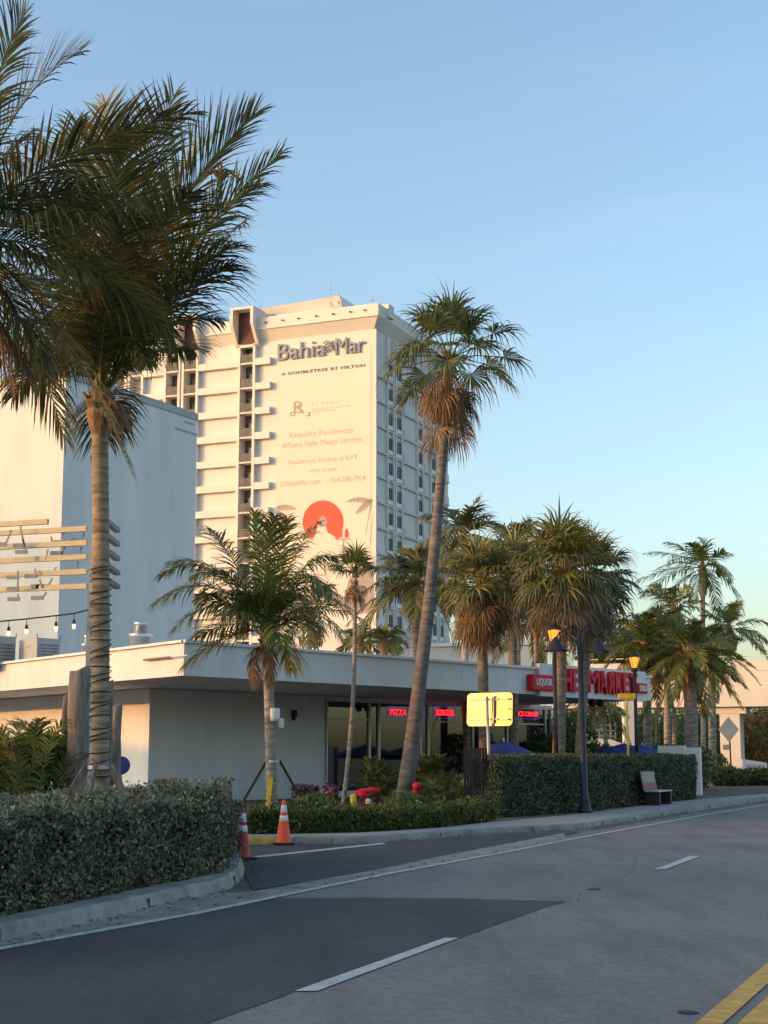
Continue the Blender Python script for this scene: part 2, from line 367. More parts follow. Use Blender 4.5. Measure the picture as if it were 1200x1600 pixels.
sb = [sb[0]+V((-14, 5, 0))]+sb+[sb[-1]+d1*15, sb[-1]+d1*35+V((2, -1, 0)), sb[-1]+d1*90+V((14, -8, 0))]
ks = offs(kr, -.17)
n_ = min(len(ks), len(sb)); strip(sb[:n_], ks[:n_], .121, 'sidewalk', M['conc'])
yk = gp([(463,1318.6),(520,1318.2),(560,1317.6)]); kerb([q+V((.006, -.012, 0)) for q in yk], .2, .132, 'yellow_kerb', M['ykerb'])
yk = gp([(385,1321),(420,1320),(440,1319.5)]); kerb([q+V((.006, -.012, 0)) for q in yk], .2, .132, 'yellow_kerb', M['ykerb'])
mb = MB(); mb.face([(q.x, q.y, .10) for q in sb]+[(90, 200, .10), (-60, 200, .10), (-60, 45, .10)]); struct('store_lot', mb, M['soil'])
jm = MB()
for line, h_, wd_ in ((kf, .15, .38), (kr, .125, .18)):
    acc = 0
    for i in range(1, len(line)-4):
        a, b = line[i], line[i+1]; l = (b-a).length; d = (b-a).normalized(); nn = V((-d.y, d.x, 0)); t_ = (3-acc) % 3
        while t_ < l and l < 14:
            q = a+d*t_; jm.box(q+nn*(wd_/2+.035)+V((0, 0, h_+.001)), .012, wd_-.08, .005, d); jm.box(q+nn*.02+V((0, 0, h_*.38)), .007, .05, h_*.7, d); t_ += 3
        acc = (acc+l) % 3
struct('kerb_joints', jm, M['soil'])
random.seed(44); cm_ = MB()
for (x0, y0, x1, y1) in ((905,1412,1010,1335),):
    a, b = G(x0, y0), G(x1, y1); n = 16; pts = []
    for i in range(n+1):
        p_ = a.lerp(b, i/n); o_ = V((-(b-a).y, (b-a).x, 0)).normalized()*(random.uniform(-.035, .035)+.12*math.sin(i*.5+x0)); pts.append(p_+o_)
    for i in range(n):
        d = (pts[i+1]-pts[i]).normalized(); nn = V((-d.y, d.x, 0))*random.uniform(.0015, .004); cm_.face([(*(pts[i]-nn).xy, .0105), (*(pts[i+1]-nn).xy, .0105), (*(pts[i+1]+nn).xy, .0105), (*(pts[i]+nn).xy, .0105)])
struct('road_cracks', cm_, M['dark'])
# utility covers in the road
for x, y, rc in ((928,1391,.085), (1075,1585,.065)):
    mb = MB(); c = G(x, y); mb.lathe((c.x, c.y, .009), [(rc, 0), (rc, .006), (rc*.6, .008), (.001, .008)], 14)
    struct('utility_cover', mb, M['black'])

# ------------------------------------------------------------------ foliage builders
def frond_mesh(mb, P0, P1, P2, nl, ll, lw, grav=.3, t0=.12, side_up=.25, rr=.02, twist=0.0, fwd=.55):
    """feather frond along the Bezier P0-P1-P2; nl leaflet pairs of length ll"""
    P0, P1, P2 = V(P0), V(P1), V(P2)
    bz = lambda t: P0*(1-t)**2+P1*2*t*(1-t)+P2*t*t
    pts = [bz(i/8) for i in range(9)]; mb.tube(pts, [rr*(1-.85*i/8) for i in range(9)], 4)
    for i in range(nl):
        t = t0+(1-t0)*(i+.5)/nl; p = bz(t); T = (bz(min(1, t+.02))-bz(t-.02)).normalized()
        S = T.cross(V((0, 0, 1)));
        if S.length < .15: S = T.cross(V((.3, 1, .1)))
        S.normalize(); N = S.cross(T)
        prof = min(1, .45+t*1.6)*min(1, .30+(1-t)*2.4)
        for sd in (-1, 1):
            if random.random() < .06: continue
            tw = twist+random.uniform(-.12, .12); Sx = S*math.cos(tw)+N*math.sin(tw); Nx = N*math.cos(tw)-S*math.sin(tw)
            a = fwd+.5*t+random.uniform(-.12, .12); L = ll*prof*random.uniform(.82, 1.1)
            d = (Sx*sd*math.cos(a)+T*math.sin(a)+Nx*side_up*random.uniform(.4, 1.4)).normalized()
            wv = d.cross(Nx).normalized()*lw*.5
            q = [p]; dd = d.copy(); gr = grav*random.uniform(.5, 1.5)
            for k in range(3):
                dd = (dd+V((0, 0, -gr*(k+.6)*.45))).normalized(); q.append(q[-1]+dd*(L/3))
            b = len(mb.v)
            for k, wd in enumerate((.6, 1, .75)):
                mb.v += [tuple(q[k]-wv*wd), tuple(q[k]+wv*wd)]
            mb.v.append(tuple(q[3]))
            mb.f += [(b, b+1, b+3, b+2), (b+2, b+3, b+5, b+4), (b+4, b+5, b+6)]
def fan_mesh(mb, O, d, pet, Rf, ns, grav=.35, spread=2.2, lw=.9, rp=.012, cup=.25):
    """fan leaf: stalk of length pet from O along d, then ns radiating segments of length Rf"""
    d = V(d).normalized(); O = V(O)
    S = d.cross(V((0, 0, 1)))
    if S.length < .2: S = d.cross(V((random.uniform(-1, 1), 1, 0)))
    S.normalize(); N = S.cross(d).normalized()
    dn = (d+V((0, 0, -grav*.35))).normalized(); mid = O+d*pet*.5; H = mid+dn*pet*.5
    mb.tube([O, mid, H], [rp*1.6, rp*1.2, rp], 4)
    D = (dn+V((0, 0, -grav*.3))).normalized(); N = S.cross(D).normalized()
    for i in range(ns):
        a = -spread+2*spread*(i+.5)/ns+random.uniform(-.03, .03); L = Rf*random.uniform(.8, 1.05)*(1-.12*abs(a)/spread)
        e = (D*math.cos(a)+S*math.sin(a)+N*cup*abs(math.sin(a))).normalized(); wv = e.cross(N).normalized()
        hw = L*.42*math.tan(spread/ns)*lw
        m1 = H+e*L*.42; e2 = (e+V((0, 0, -grav*random.uniform(.2, 1.3)))).normalized(); m2 = m1+e2*L*.3
        e3 = (e2+V((0, 0, -grav*random.uniform(.8, 2.2)))).normalized(); m3 = m2+e3*L*.34
        b = len(mb.v); z = N*(hw*.5*(1 if i % 2 else -1))
        mb.v += [tuple(H), tuple(m1-wv*hw*1.05+z), tuple(m1+wv*hw*1.05-z), tuple(m2-wv*hw*.6), tuple(m2+wv*hw*.6), tuple(m3)]
        mb.f += [(b, b+2, b+1), (b+1, b+2, b+4, b+3), (b+3, b+4, b+5)]
def ringed_trunk(base, top, r0, r1, bend=(0, 0), ring=.09, amp=.05, n=12, swell=1.35):
    base, top = V(base), V(top); L = (top-base).length; k = max(6, int(L/ring)); mb = MB(); pts = []; rad = []
    for i in range(k+1):
        t = i/k; p = base.lerp(top, t)+V((bend[0], bend[1], 0))*math.sin(math.pi*t)
        r = r0+(r1-r0)*min(1, t*1.3); r *= 1+(swell-1)*max(0, 1-t*7)
        pts += [p, p+(top-base)*(.45/k)] if i < k else [p]; rad += [r*(1+amp*random.uniform(.4, 1.3)), r*(1-amp*.4)] if i < k else [r]
    mb.tube(pts, rad, n); return mb
def coconut(label, base, top, r0, r1, nf, L, bend=(0, 0), wind=(0, 0, 0), nl=34, ll=.75, lw=.035, leaf='lcoco', explicit=(), dead=2, skip=None, barkm='bark',
            group='coconut palms around the store', name='coconut_palm', droop=.5, seed=1, el=(75, -25), grav=.3):
    random.seed(seed); r = thing(name, base, label, 'palm tree', group); top = V(top)
    ringed_trunk(base, top, r0, r1, bend, ring=.11 if r0 > .1 else .2).build('trunk', M[barkm], r, True)
    cr = MB(); cr.tube([top-V((0, 0, r1*1.5)), top+V((0, 0, r1*1)), top+V((0, 0, r1*4)), top+V((0, 0, r1*6.5))], [r1*1.0, r1*1.7, r1*1.25, r1*.4], 10)
    for k in range(14):
        a = k*2.4; d = V((math.cos(a), math.sin(a), 0)); b = top+V((0, 0, r1*random.uniform(0, 3)))
        cr.beam(b+d*r1*.8, b+d*r1*2.1+V((0, 0, r1*random.uniform(1.2, 2.6))), r1*.7, r1*.22)
    cr.build('crown_base', M['boot'], r)
    O = top+V((0, 0, r1*3)); W = V(wind)
    for k in range(nf):
        f = (k+.5)/nf; az = k*2.39996+random.uniform(-.25, .25); e = R(el[0]+(el[1]-el[0])*f**.85+random.uniform(-7, 7))
        if skip and skip(az, f): continue
        l = L*random.uniform(.85, 1.08)*(.8+.2*f if f < .25 else 1)
        d = V((math.cos(az)*math.cos(e), math.sin(az)*math.cos(e), math.sin(e))); dr = droop*(.45+.9*f)
        P1 = O+d*l*.52+W*l*.15; P2 = O+d*l*.92+W*l*.7+V((0, 0, -dr*l))
        mb = MB(); frond_mesh(mb, O+d*r1*.8, P1, P2, nl, ll, lw, grav, side_up=.2, rr=max(.016, r1*.17), twist=random.uniform(-.5, .5))
        m = leaf if f < .85 or random.random() < .5 else 'lyel'
        mb.build('frond', M[m], r)
    for (P1, P2, opt) in explicit:
        mb = MB(); o = dict(nl=nl, ll=ll, lw=lw, grav=grav, leaf=leaf); o.update(opt); lf = o.pop('leaf')
        dd = (V(P1)-O).normalized(); frond_mesh(mb, O+dd*r1*.8, P1, P2, o.pop('nl'), o.pop('ll'), o.pop('lw'), rr=max(.016, r1*.17), **o)
        mb.build('frond', M[lf], r)
    for k in range(dead):
        az = random.uniform(0, 6.28); d = V((math.cos(az), math.sin(az), 0)); mb = MB(); l = L*random.uniform(.35, .6)
        frond_mesh(mb, top+d*r1, top+d*l*.45+V((0, 0, .15*l)), top+d*l*.4+V((0, 0, -l*.85)), int(nl*.6), ll*.6, lw, .8)
        mb.build('dead_frond', M['ldead'], r)
    return r
def fanpalm(label, base, top, r0, r1, nf, pet, Rf, bend=(0, 0), ns=26, leaf='lfan', nd=20, skirt=1.6, name='fan_palm', group='fan palms along the road',
            seed=1, el=(85, -20), grav=.35, bark='barkd', deadm='ldead', spread=2.0, swell=1.3, tips=(), ddroop=(-40, -80), wind=0.0):
    random.seed(seed); r = thing(name, base, label, 'palm tree', group); top = V(top)
    ringed_trunk(base, top, r0, r1, bend, ring=.10, amp=.03, swell=swell).build('trunk', M[bark], r, True)
    cr = MB()
    for k in range(26):
        a = k*2.4; d = V((math.cos(a), math.sin(a), 0)); b = top+V((0, 0, random.uniform(-.5, .35)))
        cr.beam(b+d*r1*.8, b+d*(r1*1.9)+V((0, 0, r1*1.6)), .06, .02)
    cr.build('crown_base', M['boot'], r); O = top+V((0, 0, .15))
    for k in range(nf):
        f = (k+.5)/nf; az = k*2.39996+random.uniform(-.3, .3); e = R(el[0]+(el[1]-el[0])*f+random.uniform(-8, 8))
        d = V((math.cos(az)*math.cos(e)+wind, math.sin(az)*math.cos(e), math.sin(e))); mb = MB()
        fan_mesh(mb, O, d, pet*random.uniform(.8, 1.15), Rf*random.uniform(.85, 1.1), ns, grav*(.6+f*.8), spread)
        mb.build('frond', M[leaf] if random.random() < .8 else M['lyel'], r)
    for dx, dy, dz, sc in tips:
        mb = MB(); fan_mesh(mb, O, V((dx, dy, dz)), pet*sc, Rf, ns, grav, spread); mb.build('frond', M[leaf], r)
    for k in range(nd):
        az = k*2.39996; e = R(random.uniform(ddroop[1], ddroop[0])); z = -skirt*random.random()**1.2
        d = V((math.cos(az)*math.cos(e), math.sin(az)*math.cos(e), math.sin(e))); mb = MB(); b = top+V((math.cos(az)*r1*.9, math.sin(az)*r1*.9, z*.55))
        fan_mesh(mb, b, d, pet*random.uniform(.35, .8), Rf*random.uniform(.6, .9), max(10, ns*2//3), 1.1, spread*.75, lw=.6)
        mb.build('dead_frond', M[deadm], r)
    return r
def hedge(name, poly, h, label, leaf, n, L, W, cat='hedge', group=None, z0=.12, inset=.12, top=True, ragged=.0):
    """poly = list of world points round the hedge (any order round), leaves scattered over its skin"""
    c = V((sum(p.x for p in poly)/len(poly), sum(p.y for p in poly)/len(poly), z0)); r = thing(name, c, label, cat, group)
    a = sum(poly[i].x*poly[(i+1) % len(poly)].y-poly[(i+1) % len(poly)].x*poly[i].y for i in range(len(poly)))
    if a < 0: poly = poly[::-1]
    inn = []
    k = len(poly)
    for i in range(k):
        d1_ = (poly[i]-poly[i-1]).normalized(); d2_ = (poly[(i+1) % k]-poly[i]).normalized(); t = (d1_+d2_).normalized(); inn.append(poly[i]+V((-t.y, t.x, 0))*inset)
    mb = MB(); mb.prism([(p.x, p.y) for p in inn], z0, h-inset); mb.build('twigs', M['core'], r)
    per = [(poly[i], poly[(i+1) % k]) for i in range(k)]; ln = [(b-a_).length for a_, b in per]; tot = sum(ln)
    P = []
    for (a_, b), l in zip(per, ln):
        m_ = int(n*l/tot); t = rng.random(m_); zz = z0+rng.random(m_)*(h-z0); d = (b-a_).normalized(); nn = np.array((-d.y, d.x, 0))
        cl = np.sin(t*l*1.7+1.1)*np.sin(zz*5.3+t*l*.9)+.6*np.sin(t*l*4.1-zz*7)
        dep = rng.exponential(.05, m_)-.035+np.clip(-cl-.55, 0, 1)*.22-(rng.random(m_) < .03)*rng.exponential(.05, m_)
        wob = .035*np.sin(t*l*2.3+zz*3)+.03*np.sin(t*l*5.1+1.3-zz*4)
        rnd = np.clip((zz-(h-.14))/.14, 0, 1)**2*.07
        q = np.array(a_)[None]*(1-t[:, None])+np.array(b)[None]*t[:, None]+nn[None]*(dep+wob+rnd)[:, None]; q[:, 2] = zz; P.append(q)
    # top
    xs = [p.x for p in poly]; ys = [p.y for p in poly]; area = abs(a)/2; m_ = int(n*.9*area/(tot*(h-z0)))
    X = rng.uniform(min(xs), max(xs), m_*4); Y = rng.uniform(min(ys), max(ys), m_*4); ins = np.zeros(len(X), bool)
    for i in range(k):
        p, q = poly[i], poly[(i+1) % k]; cnd = (p.y > Y) != (q.y > Y)
        ins ^= cnd & (X < (q.x-p.x)*(Y-p.y)/((q.y-p.y) or 1e-9)+p.x)
    X, Y = X[ins], Y[ins]; bump = .03*np.sin(X*3.1+Y*2)+.03*np.sin(Y*4.4-X)
    Z = h+bump-rng.exponential(.05, len(X))+.03+rng.exponential(max(ragged, .001), len(X))
    P.append(np.stack([X, Y, Z], 1)); P = np.concatenate(P)
    rand_leaves('foliage', P, L, W, leaf, r); return r
def clump_tree(name, label, base, H, cr, n, leaf, L=.22, trunk_r=.12, group=None, cat='tree', flat=.8, seed=3):
    g_ = np.random.default_rng(seed); r = thing(name, base, label, cat, group); base = V(base); mb = MB(); c = base+V((0, 0, H-cr*flat))
    mb.tube([base, base.lerp(c, .5)+V((.1, 0, 0)), c], [trunk_r, trunk_r*.75, trunk_r*.4], 8)
    cl = []
    for k in range(16):
        d = V(g_.normal(size=3)); d.normalize(); q = c+V((d.x*cr*.75, d.y*cr*.75, d.z*cr*flat*.65)); cl.append((q, cr*g_.uniform(.28, .5)))
        mb.tube([c-V((0, 0, cr*.5)), q], [trunk_r*.4, .02], 5)
    mb.build('trunk', M['barkd'], r, True); P = []
    for q, s in cl:
        m_ = n//16; d = g_.normal(size=(m_, 3)); d /= np.linalg.norm(d, axis=1)[:, None]; rr = s*g_.random((m_, 1))**.4
        P.append(np.array(q)+d*rr*np.array((1, 1, .8)))
    rand_leaves('crown', np.concatenate(P), L, L*.5, leaf, r); return r

# ------------------------------------------------------------------ hotel tower
uR = V((math.sin(R(23.3)), math.cos(R(23.3)), 0)); uL = V((-uR.y, uR.x, 0)); nF = -uR; nR = V((uR.y, -uR.x, 0))
H0 = at(583.5, 1178, 170); H0.z = 0
hotel = thing('hotel_tower', H0, 'tall cream hotel tower with recessed balconies and a flared cornice behind the store', 'hotel')
def sF(px, py=760): q = hit(px, py, H0, nF); return (q-H0).dot(uL)
def sR(px, py=760): q = hit(px, py, H0, nR); return (q-H0).dot(uR)
def FP(s, z, d=0): return H0+uL*s+nF*d+V((0, 0, z))
def RP(s, z, d=0): return H0+uR*s+nR*d+V((0, 0, z))
zA = hit(386, 543.7, H0, nF).z; fh = (zA-hit(386, 736, H0, nF).z)/5
ZC = hit(583, 514, H0, nF).z                       # foot of the cornice
ZP0 = ZC+1.35; ZP1 = ZP0+1.35; DF = .62            # parapet band and how far it stands out; depth of the recesses
SE = sF(150); RE = sR(700)
def fbox(mb, s0, s1, z0, z1, d0, d1): mb.box(FP((s0+s1)/2, (z0+z1)/2, (d0+d1)/2), abs(s1-s0), abs(d1-d0), z1-z0, uL, -nF)
def rbox(mb, s0, s1, z0, z1, d0, d1): mb.box(RP((s0+s1)/2, (z0+z1)/2, (d0+d1)/2), abs(s1-s0), abs(d1-d0), z1-z0, uR, -nR)
# bays of the front: piers, balcony openings
bays = [(sF(398), sF(374.5)), (sF(308.4), sF(286)), (sF(279.8), sF(258)), (sF(222), sF(201)), (sF(196), sF(176))]
wall = MB()
cuts = [0]+[v for b in bays for v in b]+[SE]
for i in range(0, len(cuts), 2):
    if cuts[i+1] > cuts[i]: fbox(wall, cuts[i], cuts[i+1], 0, ZP1-.2, -8, 0)
for b in bays: fbox(wall, b[0], b[1], 0, ZP1-.3, -8, -.75)      # back of the balconies
rbox(wall, 8.003, RE, 0, ZP1-.21, -18, 0)
wall.build('wall', M['hotel'], hotel)
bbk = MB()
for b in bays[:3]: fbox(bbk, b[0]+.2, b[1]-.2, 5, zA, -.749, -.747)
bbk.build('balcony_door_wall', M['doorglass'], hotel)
nfl = 17
trim = MB()
PW = .30
for (a, b) in bays:
    for s in (a, b): fbox(trim, s-PW/2 if s == b else s-PW/2, s+PW/2, 0, ZC-.2, 0.002, DF)
    for k in range(nfl):
        zt = zA-fh*k
        fbox(trim, a+PW/2, b-PW/2, zt-1.98-.17, zt-1.98+.02, -.749, DF-.05)   # balcony slab
trim.build('pier', M['hotelr'], hotel)
segs = [(sF(423), bays[0][0]-PW/2), (bays[0][1]+PW/2, bays[1][0]-PW/2), (bays[2][1]+PW/2, bays[3][0]-PW/2)]
for a, b in segs:
    for k in range(nfl+1):
        zt = zA-fh*k; span = MB(); fbox(span, a, b, zt-fh+.62, zt-fh+1.42, 0.002, DF-.02)
        if zt > 5: span.build('spandrel', M['hotelr'], hotel)
# balcony windows with door, frame and rail; drawn as parts
for bi, (a, b) in enumerate(bays[:3]):
    for k in range(nfl-2):
        if bi > 0 and k > 4: break
        zt = zA-fh*k; mid = (a+b)/2; wl = MB(); zb = zt-1.95
        for s in (a+.28, mid+.25, mid+.05, b-.30): fbox(wl, s-.04, s+.04, zb, zt-.05, -.72, -.64)
        fbox(wl, a+.32, b-.34, zt-.1, zt-.03, -.72, -.64)
        wo = wl.build('window', M['hwin'], hotel)
        gl = MB(); fbox(gl, a+.3, b-.32, zb, zt-.06, -.69, -.67); gl.build('pane', M['hglass'], wo)
        cu = MB(); x0 = a+.32; x1 = mid+(.1 if (k*7+bi) % 3 else -.3); fbox(cu, x0, x1, zb, zt-.1, -.745, -.725); cu.build('curtain', M['curtain'], wo)
        rl = MB(); zr = zt-1.0
        fbox(rl, a+.05, b-.05, zr-.03, zr+.03, DF-.12, DF-.07); fbox(rl, a+.05, b-.05, zr-.9, zr-.86, DF-.12, DF-.07)
        for j in range(15):
            s = a+.1+(b-a-.2)*j/14; fbox(rl, s-.035, s+.035, zr-.88, zr, DF-.11, DF-.08)
        rl.build('balcony_rail', M['rail'], hotel)
# cornice: sloped soffit and parapet, along the front and round the corner
cor = MB(); CO = .95
def corprof(P, n): return [P(0, ZC, .001)]
def cornice(s0, s1, P, u):
    pr = [P(s0, ZC, 0.003), P(s0, ZP0, CO), P(s0, ZP1, CO), P(s0, ZP1, CO-.35), P(s0, ZP0+.35, CO-.36), P(s0, ZP0+.3, .003)]
    cor = MB(); cor.extrude(pr, u*(s1-s0)); cor.build('cornice', M['hotelr'], hotel)
hood = [(bays[0][0]-.55, bays[0][1]+.55), (bays[1][0]-.5, bays[1][1]+.28), (bays[2][0]-.28, bays[2][1]+.5)]
cornice(0, hood[0][0], FP, uL); cornice(hood[0][1], hood[1][0], FP, uL); cornice(hood[2][1], SE, FP, uL)
cornice(0, RE, RP, uR)
# mitre at the corner
c0 = H0
A_ = [FP(0, ZC, .004), FP(0, ZP0, CO), FP(0, ZP1, CO), FP(0, ZP1-.004, 0)]
cn = H0+nF*CO+nR*CO
B1, B2 = cn+V((0, 0, ZP0)), cn+V((0, 0, ZP1))
f1 = FP(0, ZP0, CO); f2 = FP(0, ZP1, CO); g1 = RP(0, ZP0, CO); g2 = RP(0, ZP1, CO); q0 = FP(0, ZC, .0)
cor.face([q0, B1, f1]); cor.face([q0, g1, B1]); cor.face([f1, B1, B2, f2]); cor.face([B1, g1, g2, B2]); cor.face([f2, B2, g2, H0+V((0, 0, ZP1))])
cor.build('cornice', M['hotelr'], hotel)
band = MB(); fbox(band, -CO, hood[0][0]-.02, ZP1-1.45, ZP1-1.33, CO+.002, CO+.07); fbox(band, hood[0][1]+.02, hood[1][0]-.02, ZP1-1.45, ZP1-1.33, CO+.002, CO+.07); band.build('parapet_band', M['hotelr'], hotel)
sp = MB()
for s in (sF(575), sF(552), sF(525), sF(498), sF(470), sF(445), sF(418)): fbox(sp, s-.1, s+.1, ZP1-.75, ZP1-.6, CO+.003, CO+.25)
sp.build('scupper', M['rail'], hotel)
# hoods over the balcony stacks
ZH = ZP1+1.25
for (a, b) in hood:
    hd = MB(); T = .38; hz = zA+.25
    for s in (a, b-T):
        hd.extrude([FP(s, hz-.5, 0.004), FP(s, hz, DF+.02), FP(s, hz+2.1, 2.0), FP(s, ZH, 2.0), FP(s, ZH, -1.2), FP(s, hz-.5, -1.2)], uL*T)
    fbox(hd, a+T+.002, b-T-.002, ZH-.28, ZH-.004, -1.2, 1.96)
    fbox(hd, a+T+.002, b-T-.002, hz-.35, hz-.04, -.2, DF)
    ho = hd.build('hood', M['hotelr'], hotel)
    pn = MB(); pn.extrude([FP(a+T+.01, hz-.04, DF-.12), FP(a+T+.01, hz+1.5, .55), FP(a+T+.01, ZH-.3, .55), FP(a+T+.01, ZH-.3, .4), FP(a+T+.01, hz-.04, .3)], uL*(b-a-2*T-.02)); pn.build('panel', M['maroon'], ho)
# rooftop screen with slanting face
pent = MB(); a0 = sF(406, 480); a1 = sF(516, 480)
prof = lambda s, zt: [FP(s, ZP1-1, -3.0), FP(s, zt, -1.2), FP(s, zt, -9), FP(s, ZP1-1, -9)]
zt1 = hit(523, 463, H0+nF*(-1.2), nF).z; zt0 = hit(400, 486, H0+nF*(-1.2), nF).z
zt0 = max(zt0, zt1-.6); s1 = sF(524, 465)
p0, p1 = prof(a0+.3, zt1-.3), prof(s1, zt1)
pent.v += [tuple(q) for q in p0+p1]; pent.f += [(0, 1, 5, 4), (1, 2, 6, 5), (2, 3, 7, 6), (3, 2, 1, 0), (4, 5, 6, 7)]
pent.build('roof_screen', M['hotelr'], hotel)
pb = MB(); fbox(pb, sF(520), sF(430), ZP1-1.2, ZP1+.32, -3.2, .3); pb.build('roof_plant', M['hotelr'], hotel); pb = MB(); fbox(pb, sF(600, 470), sF(586, 470), ZP1-1, ZP1+.5, -3, -1.4); pb.build('roof_plant', M['hotelr'], hotel)
for (px, hgt) in ((508, 2.6), (520, 1.4), (393, 1.1), (404, 1.4), (573, .8)):
    an = MB(); b0 = FP(sF(px, 470), ZP1-.5, -1.5 if px > 410 else -.5); top = hgt+1.9 if 500 < px < 530 else hgt+1.3
    an.tube([b0, b0+V((0, 0, top))], .05, 6); an.beam(b0+V((-.3, 0, top*.8)), b0+V((.3, 0, top*.8)), .04, .04); an.build('antenna', M['galv'], hotel)
# side facade
zB = hit(607, 570.6, H0, nR).z; fh2 = (zB-hit(607, 882, H0, nR).z)/8
while zB+fh2 < ZC-.4: zB += fh2
cols = [(602.8, 612.6), (616.2, 626), (650, 658.7), (671, 679.5), (683, 690)]
pan = [(585.5, 600.5), (628.5, 647.5), (660.5, 668.7), (692, 700)]
grid = MB()
for c in cols:
    for x in c: s = sR(x); rbox(grid, s-.14, s+.14, 0, ZC-.02, .003, .30)
rbox(grid, 0.003, .26, 0, ZC-.02, .003, .29)
for k in range(17):
    z = zB-fh2*k-1.98
    rbox(grid, .27, RE-.01, z-.16, z-.02, .003, .26)
grid.build('floor_grid', M['hotelr'], hotel)
for a, b in pan:
    a, b = sR(a)+.25, sR(b)-.25
    for k in range(17):
        z = zB-fh2*k; pl = MB(); rbox(pl, a, b, z-1.95, z-1.05, .004, .22)
        if z > 7: pl.build('side_panel', M['hotel'], hotel)
for ci, (xa, xb) in enumerate(cols):
    a, b = sR(xa)+.145, sR(xb)-.145
    for k in range(14 if ci < 2 else 13):
        z = zB-fh2*k; f = MB(); t = .07; z1, z0 = z+.12, z-1.32
        for s in (a+t/2, (a+b)/2, b-t/2): rbox(f, s-t/2, s+t/2, z0, z1, .004, .12)
        rbox(f, a+t, b-t, z1-t, z1-.002, .005, .11); rbox(f, a+t, b-t, z0+.002, z0+t, .005, .11)
        fo = f.build('window', M['hwin'], hotel)
        gm = MB(); rbox(gm, a+.03, b-.03, z0+.03, z1-.03, .012, .05); gm.build('pane', M['sidepane'], fo)
        pt = MB(); rbox(pt, a+.05, b-.05, z-1.86, z-1.36, .004, .24); pt.build('air_conditioner_sleeve', M['white'], fo)

# banner on the blank front wall, with the letter sign above it
UPZ = V((0, 0, 1)); uRt = -uL
sg = thing('letter_sign', FP(sF(505), hit(505, 580, H0, nF).z, 0), 'large blue grey letters reading Bahia Mar at the top of the hotel wall', 'sign')
def fit(px0, px1, y_left, y_right, hpx, s, m, parent, d=.06, ext=.02, bold=0., space=1.0, name='lettering'):
    a = hit(px0, y_left, H0, nF); b = hit(px1, y_right, H0, nF); z = (a.z+b.z)/2; mx = (px0+px1)/2; my = (y_left+y_right)/2
    h = hit(mx, my-hpx, H0, nF).z-hit(mx, my, H0, nF).z
    O = V((a.x, a.y, z))+nF*d
    return text(name, s, m, parent, O, uRt, UPZ, (b-a).to_2d().length, h, ext, bold, space=space)
fit(435, 509, 564, 557, 26, 'Bahia', M['letter'], sg, .10, .16, .0)
fit(525, 571, 555, 551, 26, 'Mar', M['letter'], sg, .10, .16, .0)
# wave emblem between the two words
em = MB()
for k in range(4):
    pts = [hit(507+i*2, 549-k*4.2+2.2*math.sin(i*.9+k*.8)-i*.3, H0, nF)+nF*.25 for i in range(9)]
    em.tube(pts, .09, 5)
em.build('emblem', M['letter'], sg)
fit(440, 570, 587, 573, 4.6, 'A DOUBLETREE BY HILTON', M['letter'], sg, .05, .06, .008, 1.15)
zb0 = hit(505, 978, H0, nF).z; zb1 = hit(505, 530, H0, nF).z; sa, sbn = .35, sF(431)
ban = thing('wall_banner', FP((sa+sbn)/2, zb0, 0), 'huge cream residences banner with a coral sun covering the hotel wall', 'banner')
b_ = MB(); fbox(b_, sa, sbn, zb0, zb1-1.2, .004, .03); b_.build('banner_sheet', M['banner'], ban)
seam = MB()
for k in range(1, 5):
    s = sa+(sbn-sa)*k/5; fbox(seam, s-.012, s+.012, zb0, zb1-1.2, .0305, .036)
seam.build('seam', M['fascia'], ban)
T = lambda *a, **k: fit(*a, ban, .036, .012, **k)
def T(px0, px1, yl, yr, h, s, m, bold=0., space=1.): fit(px0, px1, yl, yr, h, s, m, ban, .036, .012, bold, space)
T(487, 529, 634, 631, 5, 'ST REGIS', M['gold'], .005, 1.5)
T(487, 549, 639.5, 636.5, 2.3, 'THE RESIDENCES BAHIA MAR', M['gold'], 0, 1.2)
T(487, 523, 644, 642, 2.3, 'FORT LAUDERDALE', M['ink'], .01, 1.2)
T(453, 554, 689, 677, 12, 'Exquisite Residences.', M['ink'])
T(440, 567, 704, 693, 12, 'Where Style Meets Service.', M['ink'])
T(451, 557, 729, 719, 9.5, 'Residences Starting at $3M', M['ink'])
T(484, 526, 739, 735, 5, 'NOW SELLING', M['ink'], .006)
T(438, 571, 761, 750, 8.5, 'SRBahiaMar.com \u2014 954-280-7954', M['ink'])
# interlaced crest: an R with scrolls
fit(459, 477, 648, 646, 20, 'R', M['taupe'], ban, .036, .012, .0, name='crest')
fit(463, 473, 646, 645, 13, 'S', M['taupe'], ban, .05, .012, .0, name='crest')
cm = MB()
for dx, fx in ((0, 1), (24, -1)):
    cm.tube([hit(457+dx+fx*3*math.cos(t*.5), 648+2.6*math.sin(t*.5)-t*.15, H0, nF)+nF*.06 for t in range(11)], .05, 5)
cm.build('crest', M['taupe'], ban)
